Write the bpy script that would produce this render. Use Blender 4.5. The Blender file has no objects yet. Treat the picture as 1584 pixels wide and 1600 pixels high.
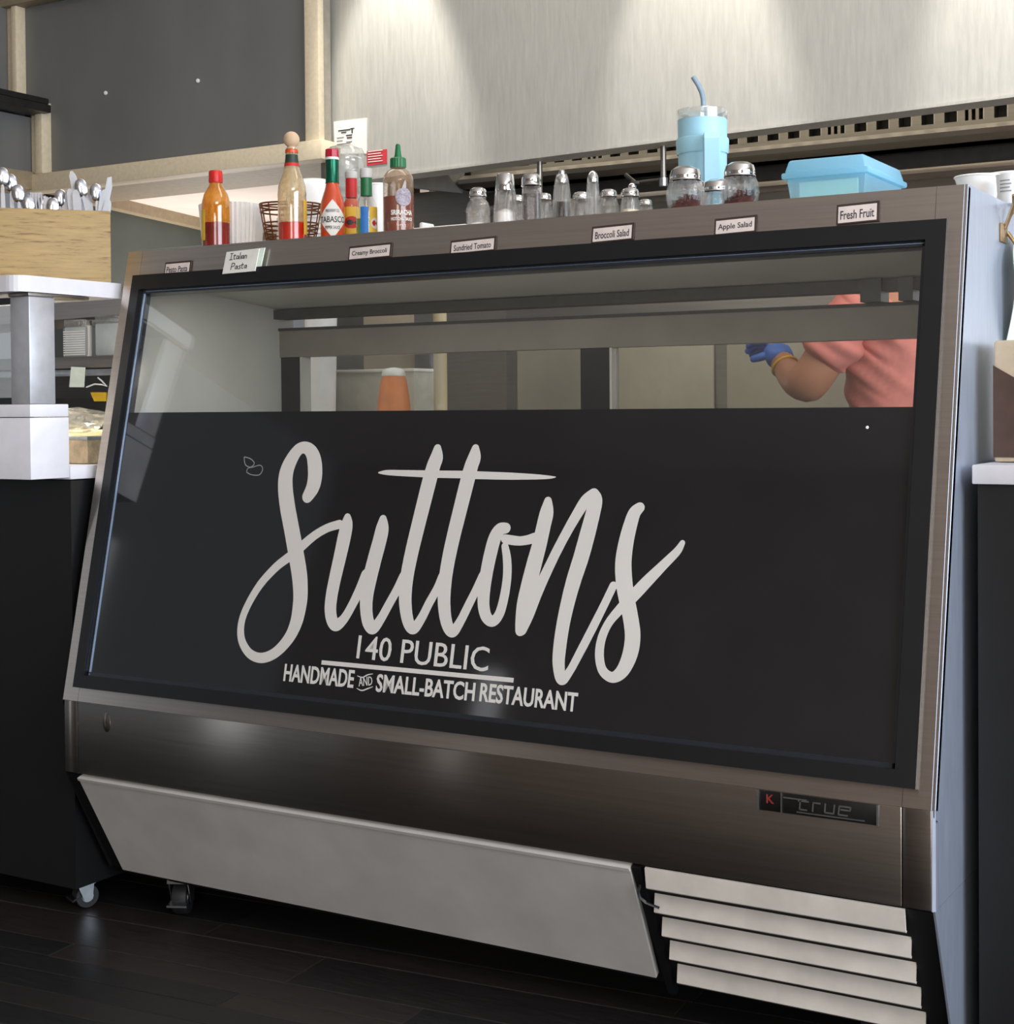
import bpy, bmesh, math, random
from mathutils import Vector, Matrix
random.seed(7)
PI = math.pi
scene = bpy.context.scene
COL = scene.collection

# ---------------------------------------------------------------- camera, light, exposure
CAM = {'loc': [2.2558, -2.0902, 1.0053], 'right': [0.859225, 0.511532, -0.008254], 'up': [-0.001765, 0.019097, 0.999816], 'fwd': [-0.511595, 0.859052, -0.017311], 'f': 2380.14, 'sx': 1.52, 'sy': -122.17}
cam_data = bpy.data.cameras.new('camera'); cam = bpy.data.objects.new('camera', cam_data); COL.objects.link(cam)
r_, u_, f_ = Vector(CAM['right']), Vector(CAM['up']), Vector(CAM['fwd'])
cam.matrix_world = Matrix(((r_.x, u_.x, -f_.x, CAM['loc'][0]), (r_.y, u_.y, -f_.y, CAM['loc'][1]), (r_.z, u_.z, -f_.z, CAM['loc'][2]), (0, 0, 0, 1)))
cam_data.sensor_fit = 'HORIZONTAL'; cam_data.sensor_width = 36.0
cam_data.lens = CAM['f'] * 36.0 / 1584
cam_data.shift_x = -CAM['sx'] / 1584; cam_data.shift_y = CAM['sy'] / 1584
cam_data.clip_start = 0.05
scene.camera = cam

scene.view_settings.view_transform = 'Standard'
scene.view_settings.look = 'None'
scene.view_settings.exposure = 0.32
scene.view_settings.gamma = 1.0
scene.view_settings.use_curve_mapping = False

world = bpy.data.worlds.new('world'); scene.world = world; world.use_nodes = True
world.node_tree.nodes['Background'].inputs[0].default_value = (0.62, 0.66, 0.72, 1)
world.node_tree.nodes['Background'].inputs[1].default_value = 0.25

def area(name, loc, target, sx, sy, energy, color, spread=180):
    d = bpy.data.lights.new(name, 'AREA'); d.shape = 'RECTANGLE'; d.size = sx; d.size_y = sy
    d.energy = energy; d.color = color; d.spread = math.radians(spread)
    o = bpy.data.objects.new(name, d); COL.objects.link(o); o.location = loc
    o.rotation_euler = (Vector(target) - Vector(loc)).to_track_quat('-Z', 'Y').to_euler()
    return o
def spot(name, loc, target, energy, color, angle, blend=0.8, radius=0.06):
    d = bpy.data.lights.new(name, 'SPOT'); d.energy = energy; d.color = color
    d.spot_size = math.radians(angle); d.spot_blend = blend; d.shadow_soft_size = radius
    o = bpy.data.objects.new(name, d); COL.objects.link(o); o.location = loc
    o.rotation_euler = (Vector(target) - Vector(loc)).to_track_quat('-Z', 'Y').to_euler()
    return o
# dining room window (right hand wall); the other lights of this group are added
area('window_light', (4.75, -1.0, 1.55), (0, -1.0, 1.3), 3.6, 2.2, 190, (0.78, 0.87, 1.0))
area('front_fill_light', (3.6, -5.2, 1.5), (1.5, 0, 1.0), 1.8, 2.0, 66, (1.0, 0.96, 0.92))  # added fill for the front faces, with no window behind it
area('narrow_streak_light', (-2.3, -5.3, 1.0), (0.8, 0, 0.6), 0.14, 1.6, 1.0, (0.95, 0.97, 1.0))  # added strip that puts a vertical streak into the lower band
area('side_glint_light', (-3.85, -3.4, 1.0), (0.2, 0, 0.6), 0.4, 1.8, 2.2, (0.92, 0.96, 1.0))  # added panel that puts a pale patch into the band's left part
area('overhead_fill_light', (3.5, -2.6, 3.1), (2.8, -2.2, 0), 1.8, 1.0, 40, (1.0, 0.95, 0.88))  # added overhead fill that lifts the lettering, not a fitting
area('rear_reflection_light', (2.75, 2.9, 1.6), (2.4, 0, 1.2), 1.5, 1.6, 9, (0.76, 0.86, 1.0))  # added cool panel for the case's right side to reflect
# kitchen: ceiling fixture, lamps washing the hood front, lamp strip inside the hood
area('kitchen_light', (0.5, 0.62, 2.9), (0.5, 0.9, 0), 3.6, 0.5, 18, (1.0, 0.95, 0.87))
for sxx, en in ((-0.62, 76), (0.44, 60), (1.38, 74)):
    spot('hood_wash_lamp', (sxx, 1.58, 2.98), (sxx + 0.03, 1.99, 2.0), en, (1.0, 0.96, 0.89), 35, 0.6, 0.03)
area('hood_lamp', (0.6, 2.2, 2.2), (0.6, 2.25, 0), 2.6, 0.10, 9, (1.0, 0.90, 0.74))
area('back_room_light', (-2.2, 3.0, 1.0), (-2.0, 2.6, 2.0), 0.8, 0.8, 14, (1.0, 0.93, 0.88))

area('under_shelf_fill', (-0.42, 0.16, 1.222), (-0.36, 0.3, 0.9), 0.4, 0.04, 2.2, (1.0, 0.95, 0.86))  # added fill to brighten the pan area under the shelf

# ---------------------------------------------------------------- materials
def lin(c):
    c = c / 255.0
    return c / 12.92 if c <= 0.04045 else ((c + 0.055) / 1.055) ** 2.4
def rgb(r, g, b): return (lin(r), lin(g), lin(b), 1.0)
MATS = {}
def new_mat(name):
    m = bpy.data.materials.new(name); m.use_nodes = True; MATS[name] = m
    nt = m.node_tree; return m, nt, nt.nodes['Principled BSDF']
def noise(nt, scale, sx=1, sy=1, sz=1, detail=4, rough=0.55):
    tc = nt.nodes.new('ShaderNodeTexCoord'); mp = nt.nodes.new('ShaderNodeMapping'); n = nt.nodes.new('ShaderNodeTexNoise')
    mp.inputs['Scale'].default_value = (sx, sy, sz); n.inputs['Scale'].default_value = scale
    n.inputs['Detail'].default_value = detail; n.inputs['Roughness'].default_value = rough
    nt.links.new(tc.outputs['Object'], mp.inputs[0]); nt.links.new(mp.outputs[0], n.inputs['Vector'])
    return n.outputs['Fac']
def ramp(nt, fac, stops):
    r = nt.nodes.new('ShaderNodeValToRGB'); e = r.color_ramp.elements
    e[0].position, e[0].color = stops[0]; e[1].position, e[1].color = stops[-1]
    for p_, c in stops[1:-1]:
        k = e.new(p_); k.color = c
    nt.links.new(fac, r.inputs[0]); return r.outputs[0]
def bump(nt, bsdf, fac, strength, dist=0.002):
    b = nt.nodes.new('ShaderNodeBump'); b.inputs['Strength'].default_value = strength; b.inputs['Distance'].default_value = dist
    nt.links.new(fac, b.inputs['Height']); nt.links.new(b.outputs[0], bsdf.inputs['Normal'])
def solid(name, c, rough=0.5, metal=0.0, var=0.06, scale=30, stretch=(1, 1, 1), bmp=0.0, spec=0.5, coat=0.0):
    m, nt, b = new_mat(name)
    b.inputs['Roughness'].default_value = rough; b.inputs['Metallic'].default_value = metal
    b.inputs['Specular IOR Level'].default_value = spec; b.inputs['Coat Weight'].default_value = coat
    fac = noise(nt, scale, *stretch)
    lo = rgb(*[max(0, v * (1 - var)) for v in c]); hi = rgb(*[min(255, v * (1 + var)) for v in c])
    nt.links.new(ramp(nt, fac, [(0.3, lo), (0.7, hi)]), b.inputs['Base Color'])
    if bmp: bump(nt, b, fac, bmp)
    return m
def steel(name, c, rough, tangent, stretch, aniso=0.75, bmp=0.02, metal=1.0):
    m, nt, b = new_mat(name)
    b.inputs['Metallic'].default_value = metal
    b.inputs['Anisotropic'].default_value = aniso
    v = nt.nodes.new('ShaderNodeCombineXYZ')
    for i in range(3): v.inputs[i].default_value = tangent[i]
    nt.links.new(v.outputs[0], b.inputs['Tangent'])
    fac = noise(nt, 6, *stretch, detail=8, rough=0.7)
    nt.links.new(ramp(nt, fac, [(0.3, rgb(*[x * 0.95 for x in c])), (0.7, rgb(*[min(255, x * 1.04) for x in c]))]), b.inputs['Base Color'])
    mr = nt.nodes.new('ShaderNodeMapRange'); mr.inputs['To Min'].default_value = rough * 0.85; mr.inputs['To Max'].default_value = rough * 1.2
    nt.links.new(fac, mr.inputs['Value']); nt.links.new(mr.outputs[0], b.inputs['Roughness'])
    if bmp: bump(nt, b, fac, bmp, 0.001)
    return m
def thin_glass(name, tint=(1, 1, 1), gain=1.0, film=None, film_amt=0.0, f0=0.045, rough=0.0):
    """sheet glass: see-through, with Schlick reflection; optional dirty film"""
    m = bpy.data.materials.new(name); m.use_nodes = True; nt = m.node_tree; nt.nodes.clear(); MATS[name] = m
    out = nt.nodes.new('ShaderNodeOutputMaterial'); tr = nt.nodes.new('ShaderNodeBsdfTransparent'); gl = nt.nodes.new('ShaderNodeBsdfGlossy')
    tr.inputs[0].default_value = (*tint, 1); gl.inputs['Roughness'].default_value = rough; gl.inputs[0].default_value = (1, 1, 1, 1)
    lw = nt.nodes.new('ShaderNodeLayerWeight'); lw.inputs['Blend'].default_value = 0.5
    pw = nt.nodes.new('ShaderNodeMath'); pw.operation = 'POWER'; pw.inputs[1].default_value = 4.0
    nt.links.new(lw.outputs['Facing'], pw.inputs[0])
    ma = nt.nodes.new('ShaderNodeMath'); ma.operation = 'MULTIPLY_ADD'; ma.inputs[1].default_value = 0.9 * gain; ma.inputs[2].default_value = f0; ma.use_clamp = True
    nt.links.new(pw.outputs[0], ma.inputs[0])
    mx = nt.nodes.new('ShaderNodeMixShader'); nt.links.new(ma.outputs[0], mx.inputs[0])
    base = tr.outputs[0]
    if film:
        df = nt.nodes.new('ShaderNodeBsdfDiffuse'); df.inputs[0].default_value = rgb(*film)
        tl = nt.nodes.new('ShaderNodeBsdfTranslucent'); tl.inputs[0].default_value = rgb(*film)
        ad = nt.nodes.new('ShaderNodeMixShader'); ad.inputs[0].default_value = 0.6
        nt.links.new(df.outputs[0], ad.inputs[1]); nt.links.new(tl.outputs[0], ad.inputs[2])
        fm = nt.nodes.new('ShaderNodeMixShader')
        n = noise(nt, 55, 1, 1, 0.6, 5)
        mr = nt.nodes.new('ShaderNodeMapRange'); mr.inputs['From Min'].default_value = 0.35; mr.inputs['From Max'].default_value = 0.65
        mr.inputs['To Min'].default_value = film_amt * 0.4; mr.inputs['To Max'].default_value = min(1, film_amt * 1.5)
        nt.links.new(n, mr.inputs['Value']); nt.links.new(mr.outputs[0], fm.inputs[0])
        nt.links.new(base, fm.inputs[1]); nt.links.new(ad.outputs[0], fm.inputs[2]); base = fm.outputs[0]
    nt.links.new(base, mx.inputs[1]); nt.links.new(gl.outputs[0], mx.inputs[2]); nt.links.new(mx.outputs[0], out.inputs[0])
    return m
def jar_glass(name):
    """thick moulded glass: part refraction, part straight-through, sharp reflections"""
    m = bpy.data.materials.new(name); m.use_nodes = True; nt = m.node_tree; nt.nodes.clear(); MATS[name] = m
    out = nt.nodes.new('ShaderNodeOutputMaterial'); tr = nt.nodes.new('ShaderNodeBsdfTransparent'); g = nt.nodes.new('ShaderNodeBsdfGlass')
    g.inputs['IOR'].default_value = 1.45; g.inputs['Roughness'].default_value = 0.01
    mx = nt.nodes.new('ShaderNodeMixShader'); mx.inputs[0].default_value = 0.36
    nt.links.new(tr.outputs[0], mx.inputs[1]); nt.links.new(g.outputs[0], mx.inputs[2])
    tl = nt.nodes.new('ShaderNodeBsdfTranslucent'); tl.inputs[0].default_value = (0.95, 0.96, 0.97, 1); m3 = nt.nodes.new('ShaderNodeMixShader'); m3.inputs[0].default_value = 0.05
    nt.links.new(mx.outputs[0], m3.inputs[1]); nt.links.new(tl.outputs[0], m3.inputs[2]); nt.links.new(m3.outputs[0], out.inputs[0])
    return m
def translucent_plastic(name, c, clear=0.35):
    m = bpy.data.materials.new(name); m.use_nodes = True; nt = m.node_tree; nt.nodes.clear(); MATS[name] = m
    out = nt.nodes.new('ShaderNodeOutputMaterial')
    tr = nt.nodes.new('ShaderNodeBsdfTransparent'); tr.inputs[0].default_value = rgb(*[min(255, x * 1.15) for x in c])
    p = nt.nodes.new('ShaderNodeBsdfPrincipled'); p.inputs['Base Color'].default_value = rgb(*c); p.inputs['Roughness'].default_value = 0.3
    tl = nt.nodes.new('ShaderNodeBsdfTranslucent'); tl.inputs[0].default_value = rgb(*c)
    m1 = nt.nodes.new('ShaderNodeMixShader'); m1.inputs[0].default_value = 0.5
    nt.links.new(p.outputs[0], m1.inputs[1]); nt.links.new(tl.outputs[0], m1.inputs[2])
    m2 = nt.nodes.new('ShaderNodeMixShader')
    n = noise(nt, 12); mr = nt.nodes.new('ShaderNodeMapRange'); mr.inputs['To Min'].default_value = 1 - clear - 0.05; mr.inputs['To Max'].default_value = 1 - clear + 0.05
    nt.links.new(n, mr.inputs['Value']); nt.links.new(mr.outputs[0], m2.inputs[0])
    nt.links.new(tr.outputs[0], m2.inputs[1]); nt.links.new(m1.outputs[0], m2.inputs[2]); nt.links.new(m2.outputs[0], out.inputs[0])
    return m

steel_x = steel('steel_brushed_across', (208, 200, 193), 0.33, (0, 0, 1), (0.5, 25, 25), 0.85, 0.0)
steel_band = steel('steel_lower_band', (158, 152, 146), 0.24, (0, 0, 1), (0.5, 25, 25), 0.9, 0.0)  # darker copy of the front steel, the floor's dark reflection put into its colour
steel_side = steel('steel_side_sheet', (172, 180, 194), 0.30, (0, 1, 0), (1, 12, 1.5), 0.4, 0.0, 0.62)
steel_hood = steel('steel_hood_matt', (196, 194, 186), 0.5, (0, 0, 1), (14, 14, 1.4), 0.3, 0.004, 0.45)
steel_dark = steel('steel_kitchen', (158, 154, 148), 0.36, (0, 0, 1), (0.8, 20, 20), 0.5, 0.0)
chrome = solid('chrome', (225, 224, 222), 0.10, 1.0, 0.02)
chrome_worn = solid('zinc_caster', (190, 195, 198), 0.28, 1.0, 0.08)
black_frame = solid('black_gasket', (17, 18, 20), 0.38, 0, 0.1)
black_vinyl = solid('black_vinyl', (30, 30, 32), 0.06, 0, 0.05, 8, spec=0.75)
black_board = solid('black_laminate', (12, 12, 13), 0.5, 0, 0.15, 12)
white_vinyl = solid('white_vinyl', (214, 210, 204), 0.5, 0, 0.015, 6)
white_paint = solid('white_enamel', (188, 184, 178), 0.5, 0, 0.04, 9, bmp=0.02)
louver_paint = solid('louver_enamel', (206, 198, 188), 0.5, 0, 0.05, 14)
white_lam = solid('white_laminate', (226, 224, 228), 0.3, 0, 0.02, 20)
white_plastic = solid('white_plastic', (238, 238, 236), 0.35, 0, 0.02, 20)
paper = solid('paper', (232, 230, 222), 0.8, 0, 0.03, 40)
paper_green = solid('receipt_paper', (222, 234, 222), 0.8, 0, 0.03, 40)
ink = solid('ink', (48, 46, 60), 0.7, 0, 0.1)
ink_light = solid('faint_print', (150, 152, 155), 0.8, 0, 0.05)
red_sticker = solid('red_sticker', (196, 52, 62), 0.6, 0, 0.05)
soffit_grey = solid('grey_board', (112, 112, 110), 0.36, 0, 0.05, 3, (1, 1, 0.5))
trim_cream = solid('cream_trim', (226, 210, 180), 0.55, 0, 0.03, 70)
trim_tan = solid('tan_trim', (158, 142, 116), 0.6, 0, 0.05, 40)
ceiling_white = solid('ceiling_white', (228, 216, 206), 0.7, 0, 0.02, 5)
wall_green = solid('wall_grey_green', (84, 90, 86), 0.6, 0, 0.05, 4)
wall_beige = solid('wall_beige', (196, 190, 172), 0.6, 0, 0.05, 3)
wall_dining = solid('dining_wall', (158, 144, 132), 0.7, 0, 0.06, 3)
floor_base = solid('floor_gap', (84, 78, 72), 0.8, 0, 0.1)
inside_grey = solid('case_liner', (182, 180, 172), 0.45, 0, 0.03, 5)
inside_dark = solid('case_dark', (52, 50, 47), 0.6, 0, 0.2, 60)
inside_beam = solid('case_beam', (122, 116, 106), 0.4, 0, 0.05, 10)
dark_metal = solid('dark_metal', (58, 56, 54), 0.4, 0.6, 0.1)
bus_grey = solid('bus_tub_grey', (112, 122, 116), 0.45, 0, 0.05)
yellow = solid('yellow_tag', (232, 190, 40), 0.5, 0, 0.05)
salmon = solid('salmon_shirt', (218, 126, 112), 0.85, 0, 0.06, 25)
skin_m = solid('skin', (178, 118, 86), 0.5, 0, 0.05, 20)
glove_m = solid('blue_glove', (58, 108, 196), 0.45, 0, 0.08, 40)
hair_m = solid('hair', (34, 26, 22), 0.6, 0, 0.2, 60)
denim = solid('trousers', (38, 42, 52), 0.8, 0, 0.1, 60)
rubber = solid('rubber', (24, 24, 26), 0.55, 0, 0.1)
m_red_cap = solid('red_cap', (206, 38, 34), 0.4, 0, 0.04)
m_red_cap2 = solid('crimson_cap', (176, 20, 44), 0.35, 0, 0.04)
m_green_cap = solid('green_cap', (24, 104, 58), 0.4, 0, 0.05)
m_green_foil = solid('green_foil', (16, 92, 68), 0.25, 0.6, 0.08)
m_grey_cap = solid('grey_cap', (196, 192, 190), 0.45, 0, 0.04)
m_wood_ball = solid('ball_wood', (206, 176, 142), 0.6, 0, 0.06, 18, (1, 1, 0.3))
m_sauce_dark = solid('sauce_dark_red', (128, 22, 12), 0.3, 0, 0.15, 30)
m_sauce_red = solid('sauce_red', (190, 40, 18), 0.3, 0, 0.08, 30)
m_sauce_orange = solid('sauce_orange', (214, 74, 28), 0.3, 0, 0.08, 30)
m_label_yellow = solid('label_yellow', (226, 186, 62), 0.55, 0, 0.05)
m_label_white = solid('label_white', (226, 222, 214), 0.6, 0, 0.03)
m_label_blue = solid('label_blue', (42, 112, 184), 0.5, 0, 0.05)
m_label_red = solid('label_red', (196, 36, 36), 0.5, 0, 0.05)
m_label_dark = solid('label_dark', (40, 56, 46), 0.5, 0, 0.05)
m_olive = solid('sauce_green', (112, 150, 62), 0.3, 0, 0.08)
m_salt = solid('salt', (238, 234, 228), 0.9, 0, 0.02, 200, bmp=0.3)
m_pepper = solid('pepper', (86, 80, 76), 0.95, 0, 0.45, 260, bmp=0.5)
m_pepper_dark = solid('pepper_dark', (48, 40, 36), 0.95, 0, 0.4, 260, bmp=0.5)
m_cream = solid('creamy_contents', (222, 210, 186), 0.8, 0, 0.04, 120)
m_chili = solid('chili_flakes', (66, 20, 11), 0.8, 0, 0.6, 160, bmp=0.5)
m_tumbler = solid('tumbler_blue', (160, 208, 226), 0.42, 0, 0.02, 20)
m_straw = solid('straw_blue', (132, 152, 166), 0.4, 0, 0.03)
m_copper = solid('copper_wire', (122, 74, 44), 0.4, 0.5, 0.1)
m_orange = solid('orange_sauce', (222, 128, 60), 0.5, 0, 0.06)
m_bread = solid('flatbread', (238, 218, 172), 0.8, 0, 0.12, 30)
m_tan_box = solid('tan_box', (196, 178, 150), 0.6, 0, 0.05)
m_brown = solid('dark_brown_box', (70, 50, 40), 0.5, 0, 0.1)
m_bronze = solid('bronze_hook', (150, 126, 92), 0.35, 0.8, 0.1)
glass_pane = thin_glass('pane_glass', (0.95, 0.96, 0.955), 1.0, f0=0.06)
glass_door = thin_glass('door_glass', (0.96, 0.96, 0.95), 1.0, film=(150, 150, 140), film_amt=0.02)
glass_bottle = thin_glass('bottle_glass', (0.97, 0.98, 0.97), 1.0, f0=0.05)
glass_orange = thin_glass('stained_bottle_glass', (0.98, 0.74, 0.30), 0.2, film=(252, 178, 56), film_amt=0.60, f0=0.05)
glass_tan = thin_glass('clouded_bottle_glass', (0.98, 0.92, 0.80), 1.0, film=(248, 226, 184), film_amt=0.55, f0=0.05)
glass_smear = thin_glass('smeared_bottle_glass', (0.96, 0.92, 0.86), 1.0, film=(200, 170, 140), film_amt=0.35, f0=0.05)
jar = jar_glass('shaker_glass')
clear_plastic = thin_glass('clear_plastic', (0.93, 0.94, 0.93), 1.1, film=(245, 245, 243), film_amt=0.2, f0=0.10, rough=0.05)
blue_plastic = translucent_plastic('blue_box_plastic', (196, 232, 246), 0.45)
blue_lid = translucent_plastic('blue_lid_plastic', (178, 224, 244), 0.25)

def wood_mat(name, base, dark, streak, rough, sc):
    m, nt, b = new_mat(name)
    f1 = noise(nt, 7, *sc, detail=8, rough=0.65)
    c = ramp(nt, f1, [(0.28, rgb(*dark)), (0.45, rgb(*base)), (0.62, rgb(*[min(255, x * 1.08) for x in base])), (0.78, rgb(*streak))])
    nt.links.new(c, b.inputs['Base Color']); b.inputs['Roughness'].default_value = rough
    bump(nt, b, f1, 0.08)
    return m
wood_box = wood_mat('worn_box_wood', (160, 134, 88), (96, 62, 36), (174, 150, 104), 0.6, (2.2, 2.2, 22))
wood_post = solid('pale_post', (206, 190, 150), 0.6, 0, 0.05, 30, (1, 1, 0.1))
PLANK_M = []
for k, t in enumerate(((34, 31, 30), (27, 26, 26), (41, 35, 32))):
    m, nt, b = new_mat('dark_plank_%s' % ('abc'[k]))
    f1 = noise(nt, 9, 1.2, 14, 6, 8, 0.7)
    nt.links.new(ramp(nt, f1, [(0.3, rgb(*[x * 0.75 for x in t])), (0.62, rgb(*t)), (0.85, rgb(*[x * 1.9 for x in t]))]), b.inputs['Base Color'])
    mr = nt.nodes.new('ShaderNodeMapRange'); mr.inputs['To Min'].default_value = 0.3; mr.inputs['To Max'].default_value = 0.6
    nt.links.new(f1, mr.inputs['Value']); nt.links.new(mr.outputs[0], b.inputs['Roughness']); bump(nt, b, f1, 0.15, 0.002)
    PLANK_M.append(m)

# ---------------------------------------------------------------- mesh helpers
def loc_of(parent):
    v = Vector((0, 0, 0)); p_ = parent
    while p_ is not None: v = v + p_.location; p_ = p_.parent
    return v
class MB:
    def __init__(self): self.v = []; self.f = []; self.sm = []
    def add(self, vs, fs, smooth=False):
        o = len(self.v); self.v += [Vector(x) for x in vs]
        self.f += [[i + o for i in f] for f in fs]; self.sm += [smooth] * len(fs); return self
    def box(self, x0, x1, y0, y1, z0, z1, M=None):
        vs = [Vector(q) for q in ((x0, y0, z0), (x1, y0, z0), (x1, y1, z0), (x0, y1, z0), (x0, y0, z1), (x1, y0, z1), (x1, y1, z1), (x0, y1, z1))]
        if M: vs = [M @ q for q in vs]
        return self.add(vs, [[0, 3, 2, 1], [4, 5, 6, 7], [0, 1, 5, 4], [1, 2, 6, 5], [2, 3, 7, 6], [3, 0, 4, 7]])
    def rbox(self, x0, x1, y0, y1, z0, z1, r=0.004, seg=2, M=None):
        bm = bmesh.new(); bmesh.ops.create_cube(bm, size=1)
        for q in bm.verts: q.co = Vector(((x0 + x1) / 2 + q.co.x * (x1 - x0), (y0 + y1) / 2 + q.co.y * (y1 - y0), (z0 + z1) / 2 + q.co.z * (z1 - z0)))
        bmesh.ops.bevel(bm, geom=bm.edges[:], offset=r, segments=seg, profile=0.5, affect='EDGES')
        return self.bm(bm, M)
    def bm(self, bm, M=None, smooth=True):
        bm.verts.index_update()
        self.add([(M @ q.co) if M else q.co.copy() for q in bm.verts], [[q.index for q in f.verts] for f in bm.faces], smooth); bm.free(); return self
    def prism(self, poly, d):
        """poly: list of 3D points, extruded along vector d"""
        n = len(poly); a = [Vector(q) for q in poly]; b = [q + Vector(d) for q in a]
        fs = [list(range(n))[::-1], [n + i for i in range(n)]] + [[i, (i + 1) % n, n + (i + 1) % n, n + i] for i in range(n)]
        return self.add(a + b, fs)
    def lathe(self, prof, seg=28, rf=None, cap0=True, cap1=True, c=(0, 0, 0), smooth=True, M=None):
        vs = []; fs = []; n = len(prof)
        for (r, z) in prof:
            for k in range(seg):
                a = 2 * PI * k / seg; q = r * (rf(a, z) if rf else 1)
                w = Vector((c[0] + q * math.cos(a), c[1] + q * math.sin(a), c[2] + z)); vs.append(M @ w if M else w)
        for i in range(n - 1):
            for k in range(seg):
                k2 = (k + 1) % seg; fs.append([i * seg + k, i * seg + k2, (i + 1) * seg + k2, (i + 1) * seg + k])
        if cap0: fs.append([k for k in range(seg)][::-1])
        if cap1: fs.append([(n - 1) * seg + k for k in range(seg)])
        return self.add(vs, fs, smooth)
    def tube(self, pts, r, seg=8, closed=False, cap=True):
        pts = [Vector(q) for q in pts]; n = len(pts); vs = []; fs = []
        rr = r if isinstance(r, (list, tuple)) else [r] * n
        up = None
        for i in range(n):
            if closed: t = pts[(i + 1) % n] - pts[i - 1]
            else: t = pts[min(i + 1, n - 1)] - pts[max(i - 1, 0)]
            t.normalize()
            if up is None: up = Vector((0, 0, 1)) if abs(t.z) < 0.9 else Vector((1, 0, 0))
            s_ = t.cross(up)
            if s_.length < 1e-4: s_ = t.cross(Vector((0, 1, 0)))
            s_.normalize(); up = s_.cross(t).normalized()
            for k in range(seg):
                a = 2 * PI * k / seg; vs.append(pts[i] + (s_ * math.cos(a) + up * math.sin(a)) * rr[i])
        m = n if closed else n - 1
        for i in range(m):
            j = (i + 1) % n
            for k in range(seg):
                k2 = (k + 1) % seg; fs.append([i * seg + k, i * seg + k2, j * seg + k2, j * seg + k])
        if cap and not closed: fs += [[k for k in range(seg)][::-1], [(n - 1) * seg + k for k in range(seg)]]
        return self.add(vs, fs, True)
    def ball(self, c, r, seg=16, sz=1.0):
        prof = [(r * math.sin(PI * i / 10), -r * sz * math.cos(PI * i / 10)) for i in range(11)]
        prof[0] = (r * 0.02, prof[0][1]); prof[-1] = (r * 0.02, prof[-1][1])
        return self.lathe(prof, seg, c=c)
    def build(self, name, mat, parent=None, world=True, kind=None, fix=True):
        me = bpy.data.meshes.new(name)
        off = loc_of(parent) if (parent and world) else Vector((0, 0, 0))
        me.from_pydata([tuple(q - off) for q in self.v], [], self.f); me.update()
        me.polygons.foreach_set('use_smooth', self.sm)
        if fix:
            bm = bmesh.new(); bm.from_mesh(me); bmesh.ops.recalc_face_normals(bm, faces=bm.faces[:]); bm.to_mesh(me); bm.free()
        if any(self.sm): me.set_sharp_from_angle(angle=math.radians(38))
        me.materials.append(mat)
        o = bpy.data.objects.new(name, me); COL.objects.link(o)
        if parent: o.parent = parent
        if kind: o['kind'] = kind
        return o
def tag(o, label, cat, group=None):
    o['label'] = label; o['category'] = cat
    if group: o['group'] = group
    return o
def thing(name, label, cat, loc=(0, 0, 0), rz=0, group=None):
    o = bpy.data.objects.new(name, None); o.empty_display_size = 0.05; COL.objects.link(o)
    o.location = loc; o.rotation_euler = (0, 0, rz); return tag(o, label, cat, group)
def struct(name, mb, mat, parent=None, label=None):
    o = mb.build(name, mat, parent)
    if not parent: o['kind'] = 'structure'
    if label: o['label'] = label
    return o
def B(*a): return MB().box(*a)
def face_cam(x, y):
    return math.atan2(CAM['loc'][0] - x, -(CAM['loc'][1] - y))
def text_mb(s, w, h, fn, bold=0.0, thick=0.0006, keep=False, shear=0.0):
    """flat lettering, bounding box scaled to w x h, mapped through fn(u, v, d)"""
    cu = bpy.data.curves.new('t', 'FONT'); cu.body = s; cu.size = 1; cu.offset = bold; cu.extrude = 0.5; cu.resolution_u = 3; cu.shear = shear
    o = bpy.data.objects.new('t', cu); COL.objects.link(o)
    bpy.context.view_layer.update()
    me = bpy.data.meshes.new_from_object(o.evaluated_get(bpy.context.evaluated_depsgraph_get()))
    bpy.data.objects.remove(o); bpy.data.curves.remove(cu)
    xs = [q.co.x for q in me.vertices]; ys = [q.co.y for q in me.vertices]
    x0, x1, y0, y1 = min(xs), max(xs), min(ys), max(ys)
    kx = w / (x1 - x0); ky = h / (y1 - y0)
    if keep: ky = kx
    mb = MB(); mb.add([fn((q.co.x - x0) * kx, (q.co.y - y0) * ky, (q.co.z + 0.5) * thick) for q in me.vertices], [list(f.vertices) for f in me.polygons])
    bpy.data.meshes.remove(me); return mb
def plane_fn(O, ex, ey, en, off=0.0):
    O, ex, ey, en = Vector(O), Vector(ex).normalized(), Vector(ey).normalized(), Vector(en).normalized()
    return lambda u, v, d: O + ex * u + ey * v + en * (d + off)
def catmull(pts, n=6):
    out = []; P_ = [pts[0]] + list(pts) + [pts[-1]]
    for i in range(1, len(P_) - 2):
        p0, p1, p2, p3 = P_[i - 1], P_[i], P_[i + 1], P_[i + 2]
        for k in range(n):
            t = k / n
            out.append(tuple(0.5 * ((2 * b) + (-a + c) * t + (2 * a - 5 * b + 4 * c - d) * t * t + (-a + 3 * b - 3 * c + d) * t ** 3) for a, b, c, d in zip(p0, p1, p2, p3)))
    out.append(tuple(pts[-1])); return out
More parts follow.
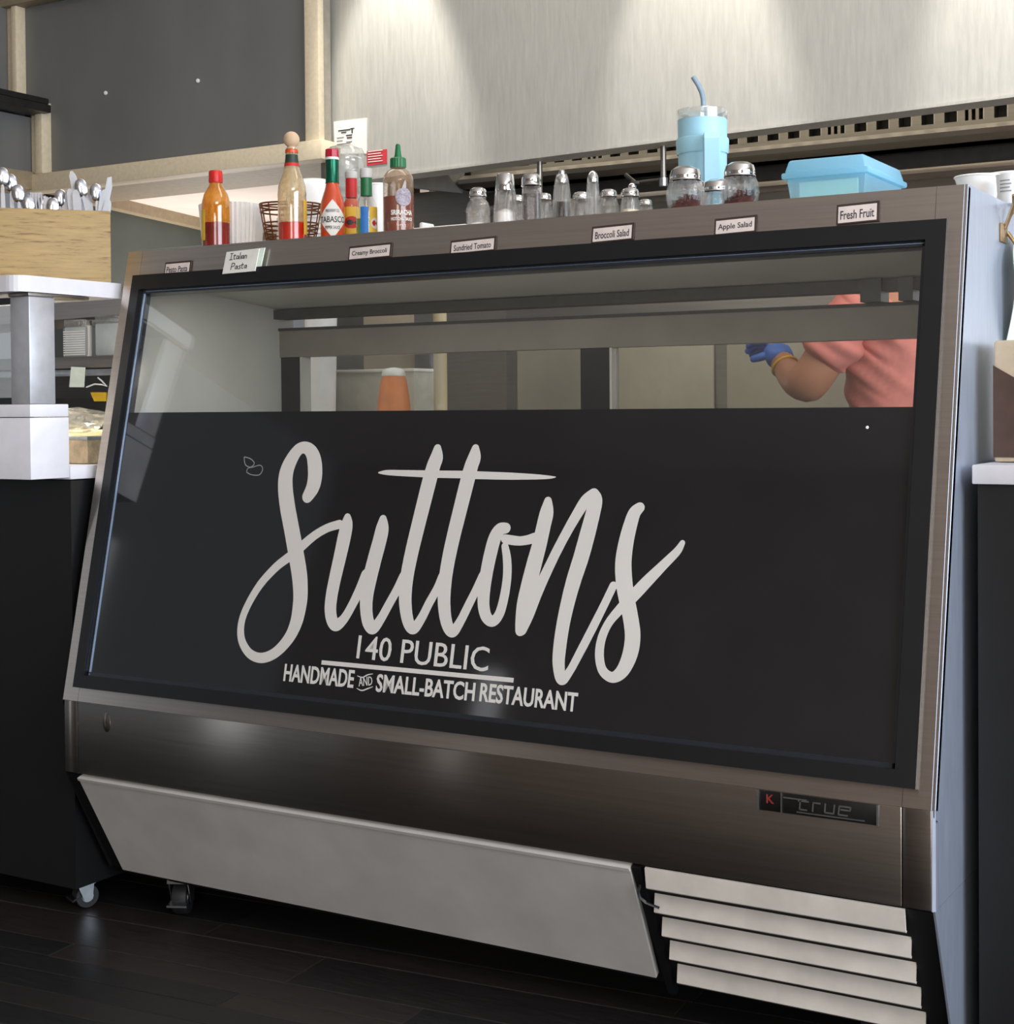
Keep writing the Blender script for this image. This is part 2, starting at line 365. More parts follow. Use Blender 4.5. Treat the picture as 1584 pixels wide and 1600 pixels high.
def stroke(mb, pts, fn, thick=0.0005, n=6, roundends=True, lift=0.0):
    """ribbon of varying width with round ends; pts (u, v, width)"""
    P_ = catmull(pts, n); L_ = []; R_ = []; m = len(P_)
    for i in range(m):
        a = P_[max(i - 1, 0)]; b = P_[min(i + 1, m - 1)]
        tx, ty = b[0] - a[0], b[1] - a[1]; l = math.hypot(tx, ty) or 1; tx /= l; ty /= l
        x, y, w = P_[i]; L_.append((x - ty * w / 2, y + tx * w / 2)); R_.append((x + ty * w / 2, y - tx * w / 2))
    if roundends:
        def cap(x, y, w, a0): return [(x + w / 2 * math.cos(a0 + PI * k / 6), y + w / 2 * math.sin(a0 + PI * k / 6)) for k in range(1, 6)]
        e = math.atan2(R_[-1][1] - L_[-1][1], R_[-1][0] - L_[-1][0]); b = math.atan2(L_[0][1] - R_[0][1], L_[0][0] - R_[0][0])
        c1 = cap(*P_[-1], e); c0 = cap(*P_[0], b)
        mb.add([fn(q[0], q[1], thick + lift) for q in [R_[-1]] + c1 + [L_[-1]]], [list(range(7))])
        mb.add([fn(q[0], q[1], thick + lift) for q in [L_[0]] + c0 + [R_[0]]], [list(range(7))])
    vs = []; fs = []
    for a, b in zip(L_, R_): vs += [fn(a[0], a[1], thick + lift), fn(b[0], b[1], thick + lift)]
    for i in range(m - 1): fs.append([2 * i + 1, 2 * i + 3, 2 * i + 2, 2 * i])
    return mb.add(vs, fs)

# ---------------------------------------------------------------- setting
CL, CH, YT, Z1, Z0 = 1.6882, 1.329, 0.19144, 0.44536, 0.30488     # case length, height, slope run, slope foot, band foot
fl = struct('floor', B(-4, 5, -5.5, 4.5, -0.06, -0.0025), floor_base)
ang = math.radians(5.2); ex = Vector((math.cos(ang), math.sin(ang), 0)); ey = Vector((-math.sin(ang), math.cos(ang), 0))
PW = 0.135; PLN = {}
anchor = Vector((0.541, 0.123, 0))
EDGES = [-1.35, -1.22, -1.09, -0.98, -0.86, -0.74, -0.63, -0.545, -0.475, -0.405, -0.34, -0.27, -0.205, -0.135, 0.0, 0.075, 0.21, 0.285, 0.42, 0.555, 0.69, 0.825, 0.96, 1.09, 1.22]
for row in range(len(EDGES) - 1):
    PW = EDGES[row + 1] - EDGES[row]
    u = -2.6 + random.uniform(-0.5, 0.3)
    cuts = [u]
    while u < 2.8:
        u += random.choice((0.75, 0.95, 1.15, 1.35)); cuts.append(u)
    if EDGES[row + 1] == 0.0: cuts = [-2.6, -1.3, 0.0, 1.25, 2.4]
    for a, b in zip(cuts[:-1], cuts[1:]):
        O = anchor + ex * a + ey * EDGES[row]; dz = random.uniform(-0.0012, 0)
        mb = MB(); g = 0.0012; l = b - a - g; w = PW - g * 1.6; c = 0.0012
        vs = []
        for (x, y, z) in ((0, 0, -0.008), (l, 0, -0.008), (l, w, -0.008), (0, w, -0.008), (0, 0, -c), (l, 0, -c), (l, w, -c), (0, w, -c), (c, c, 0), (l - c, c, 0), (l - c, w - c, 0), (c, w - c, 0)):
            vs.append(O + ex * x + ey * y + Vector((0, 0, z + dz)))
        mb.add(vs, [[3, 2, 1, 0], [0, 1, 5, 4], [1, 2, 6, 5], [2, 3, 7, 6], [3, 0, 4, 7], [4, 5, 9, 8], [5, 6, 10, 9], [6, 7, 11, 10], [7, 4, 8, 11], [8, 9, 10, 11]])
        mb.build('plank', random.choice(PLANK_M), fl)
struct('wall_front', B(-4, 5, -5.6, -5.5, 0, 3.2), wall_dining)
struct('ceiling', MB().box(-4, 5, -5.5, 0.3, 3.15, 3.25).box(-4, 5, 0.3, 4.5, 3.15, 3.25), ceiling_white)
wr = struct('wall_right', MB().box(4.9, 5, -5.5, 4.5, 0, 0.35).box(4.9, 5, -5.5, 4.5, 2.75, 3.2).box(4.9, 5, -5.5, -3.0, 0.35, 2.75).box(4.9, 5, 1.0, 4.5, 0.35, 2.75), wall_dining)

# upper left bulkhead: grey board framed in cream trim
bw = struct('wall_bulkhead', B(-2.24, -0.852, 1.93, 1.985, 1.87, 3.15), soffit_grey)
struct('trim_1', MB().rbox(-2.19, -0.81, 1.885, 1.96, 1.822, 1.886, 0.003), trim_cream, None)
struct('trim_2', MB().rbox(-0.889, -0.831, 1.9, 1.93, 1.886, 3.15, 0.003), trim_cream)
struct('trim_3', B(-0.852, -0.838, 1.9305, 1.975, 1.87, 3.15), solid('grey_tan_trim', (150, 142, 128), 0.6))
struct('trim_4', B(-2.19, -0.81, 1.96, 2.28, 1.826, 1.87), trim_tan)
struct('trim_5', MB().rbox(-2.30, -2.262, 1.90, 1.94, 2.16, 2.53, 0.003).rbox(-2.262, -2.235, 1.885, 1.94, 2.16, 2.53, 0.003), trim_cream)
struct('trim_6', MB().rbox(-2.178, -2.142, 1.90, 1.94, 1.886, 2.15, 0.003).rbox(-2.142, -2.105, 1.885, 1.94, 1.886, 2.15, 0.003), trim_cream)
struct('trim_7', MB().rbox(-2.32, -0.83, 1.87, 1.93, 2.52, 2.60, 0.004), trim_tan)
struct('wall_left', MB().box(-2.4, -2.30, 0.6, 1.95, 2.13, 3.15).box(-2.4, -2.18, 0.6, 1.95, 1.87, 2.10), soffit_grey)
struct('trim_8', MB().rbox(-2.32, -2.16, 0.6, 1.93, 1.83, 1.895, 0.003), trim_tan)
lg = thing('wall_ledge', 'dark metal ledge rail jutting from upper left wall', 'ledge', (-2.2, 1.5, 2.11))
MB().rbox(-2.36, -2.07, 0.7, 1.90, 2.105, 2.135, 0.004).build('rail', dark_metal, lg)
MB().rbox(-2.36, -2.075, 0.7, 1.895, 2.136, 2.158, 0.004).build('lip', dark_metal, lg)
for q in ((-1.8212,1.9250,2.1563), (-1.3793,1.9250,2.1487)):
    o = MB().lathe([(0.0075, 0), (0.0075, 0.004), (0.005, 0.006)], 14, M=Matrix.Translation((q[0], 1.93, q[2])) @ Matrix.Rotation(PI / 2, 4, 'X')).build('screw_cap', white_plastic, bw)
# white ceiling of the pass behind the bulkhead, its trim and the green-grey wall under it
A_ = Vector((-2.3634,2.4373,1.8800)); B_ = Vector((-2.5672,3.2563,1.8800)); dAB = (B_ - A_); B2 = B_ + dAB * 0.9; A2 = A_ - dAB * 0.35
struct('ceiling_pass', MB().prism([A2, B2, (-0.9, B2.y, 1.88), (-0.9, 2.3, 1.88), (A2.x, 2.3, 1.88)], (0, 0, 0.05)), ceiling_white)
nn = Vector((dAB.y, -dAB.x, 0)).normalized()
struct('trim_9', MB().prism([A2 + Vector((0, 0, -0.045)), B2 + Vector((0, 0, -0.045)), B2 + nn * 0.05 + Vector((0, 0, -0.045)), A2 + nn * 0.05 + Vector((0, 0, -0.045))], (0, 0, 0.045)), trim_tan)
struct('wall_pass', MB().prism([A2, B2, B2 + Vector((0, 0, -1.88)), A2 + Vector((0, 0, -1.88))], -nn * 0.08), wall_green)
struct('wall_back', MB().box(-4, -0.7, B2.y, B2.y + 0.1, 0, 3.15).box(-1.1, 5, 2.95, 3.05, 0, 3.15), wall_beige)

# ---------------------------------------------------------------- exhaust hood
hood = thing('exhaust_hood', 'large stainless steel exhaust hood filling the upper background', 'hood', (0.5, 2.5, 1.8))
HY = 1.99; HX0, HX1, HZ = -0.885, 2.6, 1.757
MB().prism([(HX0 + 0.02, HY, HZ), (HX1, HY, HZ + 0.07), (HX1, HY, 3.14), (HX0 + 0.02, HY, 3.14)], (0, 0.02, 0)).build('front_panel', steel_hood, hood)
MB().prism([(HX0 + 0.02, HY - 0.006, HZ - 0.004), (HX1, HY - 0.006, HZ + 0.066), (HX1, HY - 0.006, HZ + 0.074), (HX0 + 0.02, HY - 0.006, HZ + 0.004)], (0, 0.09, 0)).build('bottom_lip', steel_hood, hood)
MB().box(HX0, HX0 + 0.018, HY - 0.012, HY + 0.55, HZ - 0.01, 3.14).build('side_panel', steel_dark, hood)
MB().box(HX0 + 0.3, HX1, HY + 0.06, HY + 0.5, 2.25, 2.3).build('inner_top', steel_dark, hood)
# filter bank: rail, dividers and the dark slots between them
FY = 2.35
MB().box(HX0 + 0.02, HX1, FY + 0.05, FY + 0.08, 1.80, 2.28).build('filter_backing', inside_dark, hood)
MB().box(-0.52, HX1, FY - 0.005, FY + 0.02, 1.866, 2.25).build('filter_top_rail', steel_dark, hood)
MB().box(-0.52, HX1, FY - 0.012, FY + 0.03, 1.800, 1.814).build('filter_bottom_rail', steel_dark, hood)
xs = -0.50; k = 0
while xs < 2.4:
    wid = 0.028 if k % 6 else 0.02
    MB().box(xs, xs + wid, FY - 0.004, FY + 0.045, 1.814, 1.866).build('filter_divider', steel_dark, hood)
    MB().prism([(xs - 0.012, FY + 0.04, 1.814), (xs - 0.0005, FY, 1.814), (xs - 0.0005, FY, 1.866), (xs - 0.012, FY + 0.04, 1.866)], (-0.003, 0, 0)).build('filter_baffle', steel_hood, hood)
    if k % 6 == 0:
        for q in (0.03, 0.05): MB().box(xs + q, xs + q + 0.009, FY - 0.004, FY + 0.02, 1.814, 1.866).build('filter_handle', steel_dark, hood)
        xs += 0.074
    else: xs += 0.0665
    k += 1
# trough under the filters and backsplash with its two rails
MB().prism([(-0.55, FY - 0.015, 1.80), (-0.55, FY - 0.05, 1.782), (-0.55, FY - 0.045, 1.768), (-0.55, FY - 0.015, 1.752), (-0.55, FY + 0.06, 1.752), (-0.55, FY + 0.06, 1.80)], (3.1, 0, 0)).build('grease_trough', steel_dark, hood)
MB().prism([(-0.55, FY + 0.1, 2.28), (-0.55, FY - 0.02, 1.74), (-0.86, HY + 0.04, 1.775), (-0.86, HY + 0.04, 2.28)], (-0.01, 0, 0)).build('end_panel', dark_metal, hood)
for px, za in ((-0.087, 1.65), (0.335, 1.665)):
    o = MB().tube([(px, 2.05, za), (px, 2.05, 2.24)], 0.009, 10).build('hanging_pipe', steel_dark, hood)
    MB().lathe([(0.014, -0.012), (0.014, 0.012)], 10, c=(px, 2.05, za + 0.006)).build('nozzle', chrome_worn, o)
    if px > 0: MB().tube([(px - 0.012, 2.05, za + 0.012), (px - 0.09, 2.05, za + 0.010), (px - 0.13, 2.06, za + 0.04)], 0.007, 8).build('arm', dark_metal, o)
bs = thing('cooking_line_back', 'stainless backsplash with rails along the cooking line under the hood', 'backsplash', (0.5, 2.46, 0))
MB().box(-0.85, 2.6, 2.47, 2.51, 0.9, 1.78).build('back_sheet', steel_dark, bs)
MB().rbox(-0.55, 2.6, 2.34, 2.469, 1.676, 1.692, 0.004).build('upper_rail', steel_x, bs)
MB().rbox(-0.55, 2.6, 2.36, 2.469, 1.572, 1.586, 0.004).build('lower_rail', steel_x, bs)
MB().box(-0.55, 2.6, 2.43, 2.468, 1.692, 1.751).build('dark_panel', dark_metal, bs)
rng = thing('cooking_range', 'beige grey oven front on the cooking line seen through the case glass', 'oven', (0.6, 2.2, 0))
MB().rbox(-0.2, 2.5, 2.02, 2.465, 0.08, 1.42, 0.01).build('body', steel_dark, rng)
for a in (-0.15, 0.55, 1.25): MB().rbox(a, a + 0.66, 2.005, 2.02, 0.25, 1.22, 0.006).build('door', solid('oven_beige', (170, 164, 146), 0.4, 0.3, 0.08, 2), rng)

# notices on the hood
nc = thing('service_card', 'white printed service card stuck to the hood behind the plastic cups', 'card', (-0.7723,1.9870,1.9121))
c0 = (-0.8377,1.9870,1.9610); c1_ = (-0.7013,1.9870,1.9595); c2_ = (-0.7028,1.9870,1.8424); c3 = (-0.8338,1.9870,1.8545)
MB().prism([c3, c2_, c1_, c0], (0, 0.002, 0)).build('sheet', paper, nc)
mb = MB()
for (a, z, w, h) in ((0.02, 0.112, 0.062, 0.006), (0.035, 0.101, 0.026, 0.005), (0.06, 0.083, 0.03, 0.006), (0.064, 0.070, 0.026, 0.006), (0.012, 0.078, 0.036, 0.002), (0.012, 0.062, 0.03, 0.002), (0.06, 0.052, 0.03, 0.002), (0.012, 0.045, 0.07, 0.002), (0.088, 0.095, 0.006, 0.026), (0.082, 0.117, 0.02, 0.004)):
    mb.box(c3[0] + a * 0.8, c3[0] + (a + w) * 0.8, 1.9853, 1.9868, c3[2] + z * 0.64, c3[2] + (z + h) * 0.64)
mb.build('print', ink, nc)
ns = thing('warning_sticker', 'small red warning sticker low on the hood beside the plastic cups', 'sticker', (-0.6643,1.9870,1.8263))
d0 = (-0.7027,1.9870,1.8508); d1 = (-0.6231,1.9870,1.8496); d2 = (-0.6236,1.9870,1.8039); d3 = (-0.7032,1.9870,1.8026)
MB().prism([d3, d2, d1, d0], (0, 0.002, 0)).build('sheet', red_sticker, ns)
mb = MB()
for k in range(5): mb.box(d3[0] + 0.006, d3[0] + 0.064 - 0.006 * (k % 2), 1.9853, 1.9868, d3[2] + 0.010 + k * 0.0085, d3[2] + 0.0125 + k * 0.0085)
mb.build('print', paper, ns)

# ---------------------------------------------------------------- the display case
SL = math.hypot(YT, CH - Z1); eT = Vector((0, YT, CH - Z1)) / SL; eN = Vector((0, -(CH - Z1), YT)) / SL
def SP(x, t, d=0.0): return Vector((x, 0, Z1)) + eT * t + eN * d
case = thing('display_case', 'long stainless refrigerated deli case with slanted glass front and black lettered panel', 'display case', (0.844, 0.42, 0))
DB = 0.74                                                     # rear of the case
fx0, fx1, fv0, fv1 = 0.031, 1.6635, 0.029 * SL, 0.940 * SL      # outer edge of the black frame
FW = 0.030
# slanted steel surround
def slab(x0, x1, t0, t1, d0, d1): return MB().prism([SP(x0, t0, d1), SP(x1, t0, d1), SP(x1, t1, d1), SP(x0, t1, d1)], eN * (d0 - d1))
hd = slab(0.040, CL - 0.045, fv1 - 0.01, SL, -0.02, 0).build('header_strip', steel_x, case)
slab(0, 0.0395, -0.0, SL, -0.02, 0).build('front_post', steel_x, case)
slab(CL - 0.0445, CL, -0.0, SL, -0.02, 0).build('front_post', steel_x, case)
slab(0.040, CL - 0.045, 0, fv0 + 0.012, -0.02, 0).build('sill_strip', steel_x, case)
MB().rbox(0.040, CL - 0.045, 0, 0.02, Z0, Z1, 0.002).build('lower_band', steel_band, case)
MB().rbox(0.0031, 0.0395, 0, 0.02, Z0, Z1, 0.002).build('band_end', steel_band, case)
MB().rbox(CL - 0.0445, CL - 0.0031, 0, 0.02, Z0, Z1, 0.002).build('band_end', steel_band, case)
# dent in the band
MB().lathe([(0.019, 0), (0.014, 0.002), (0.006, 0.003)], 16, M=Matrix.Translation((0.1165, 0.0, 0.412)) @ Matrix.Rotation(PI / 2, 4, 'X') @ Matrix.Scale(0.55, 4, (1, 0, 0))).build('dent', steel_band, case)
# ends (side panels), top and rear
KY, KZ = 0.117, 0.088                                          # foot of the raked kick
for x0, x1 in ((0.0, 0.018), (CL - 0.018, CL)):
    MB().prism([(x0, 0.021, Z0), (x0, DB, Z0), (x0, DB, CH), (x0, YT + 0.001, CH), (x0, 0.001, Z1), (x0, 0.001, Z1 - 0.01), (x0, 0.021, Z1 - 0.02)], (x1 - x0, 0, 0)).build('side_panel', steel_side, case)
for x0, x1, m_ in ((0.0002, 0.003, black_board), (CL - 0.003, CL, steel_side)):
    MB().prism([(x0, 0.003, Z1 - 0.02), (x0, 0.003, Z0), (x0, KY, KZ - (0.045 if x0 > 1 else 0)), (x0, DB, KZ - (0.045 if x0 > 1 else 0)), (x0, DB, Z0 - 0.0005), (x0, 0.0205, Z0 - 0.0005), (x0, 0.0205, Z1 - 0.02)], (x1 - x0, 0, 0)).build('side_skirt', m_, case)
MB().box(0.0185, CL - 0.0185, YT + 0.002, DB, CH - 0.03, CH).build('top_panel', steel_x, case)
edge_steel = solid('edge_steel', (150, 154, 164), 0.45, 0.3, 0.03)
MB().prism([(CL - 0.004, -0.0007, Z1), (CL + 0.0012, 0.0045, Z1), (CL + 0.0012, YT + 0.0045, CH), (CL - 0.004, YT - 0.0007, CH)], (-0.001, 0.001, 0)).build('corner_edge', edge_steel, case)
MB().prism([(CL - 0.003, -0.0007, Z0), (CL + 0.0012, 0.0035, Z0), (CL + 0.0012, 0.0035, Z1), (CL - 0.003, -0.0007, Z1)], (-0.001, 0.001, 0)).build('corner_edge', edge_steel, case)
# frame and glass
def framebar(x0, x1, t0, t1): return slab(x0, x1, t0, t1, -0.02, 0.010)
framebar(fx0, fx1, fv1 - FW, fv1).build('frame_bar', black_frame, case)
framebar(fx0, fx1, fv0, fv0 + FW * 0.8).build('frame_bar', black_frame, case)
framebar(fx0, fx0 + FW * 0.72, fv0 + FW * 0.8, fv1 - FW).build('frame_bar', black_frame, case)
framebar(fx1 - FW, fx1, fv0 + FW * 0.8, fv1 - FW).build('frame_bar', black_frame, case)
gx0, gx1, gv0, gv1 = fx0 + FW * 0.72, fx1 - FW, fv0 + FW * 0.8, fv1 - FW
mb = MB()
for (a, b, c, d) in ((gx0, gx1, gv1 - 0.008, gv1), (gx0, gx1, gv0, gv0 + 0.008), (gx0, gx0 + 0.008, gv0, gv1), (gx1 - 0.006, gx1, gv0, gv1)):
    mb.prism([SP(a, c, 0.003), SP(b, c, 0.003), SP(b, d, 0.003), SP(a, d, 0.003)], eN * -0.022)
mb.build('glass_spacer', solid('spacer_black', (40, 44, 50), 0.3, 0.2, 0.05), case)
edge_m = solid('glass_edge', (150, 170, 196), 0.25, 0.3, 0.05)
for a, w in ((0.0015, 0.0022), (0.0095, 0.0035)):
    slab(gx0 + a, gx0 + a + w, gv0 + 0.002, gv1 - 0.002, 0.0011, 0.003).build('edge_strip', edge_m, case)
slab(gx0 + 0.014, gx1 - 0.002, gv1 - 0.004, gv1 - 0.002, 0.0011, 0.003).build('edge_strip', edge_m, case)
pane = slab(gx0, gx1, gv0, gv1, -0.006, 0.0).build('glass_pane', glass_pane, case)
vt = (1.001 - Z1) / (CH - Z1) * SL
vin = slab(gx0 + 0.006, gx1 - 0.004, gv0, vt, 0.0002, 0.0010).build('vinyl_panel', black_vinyl, case)
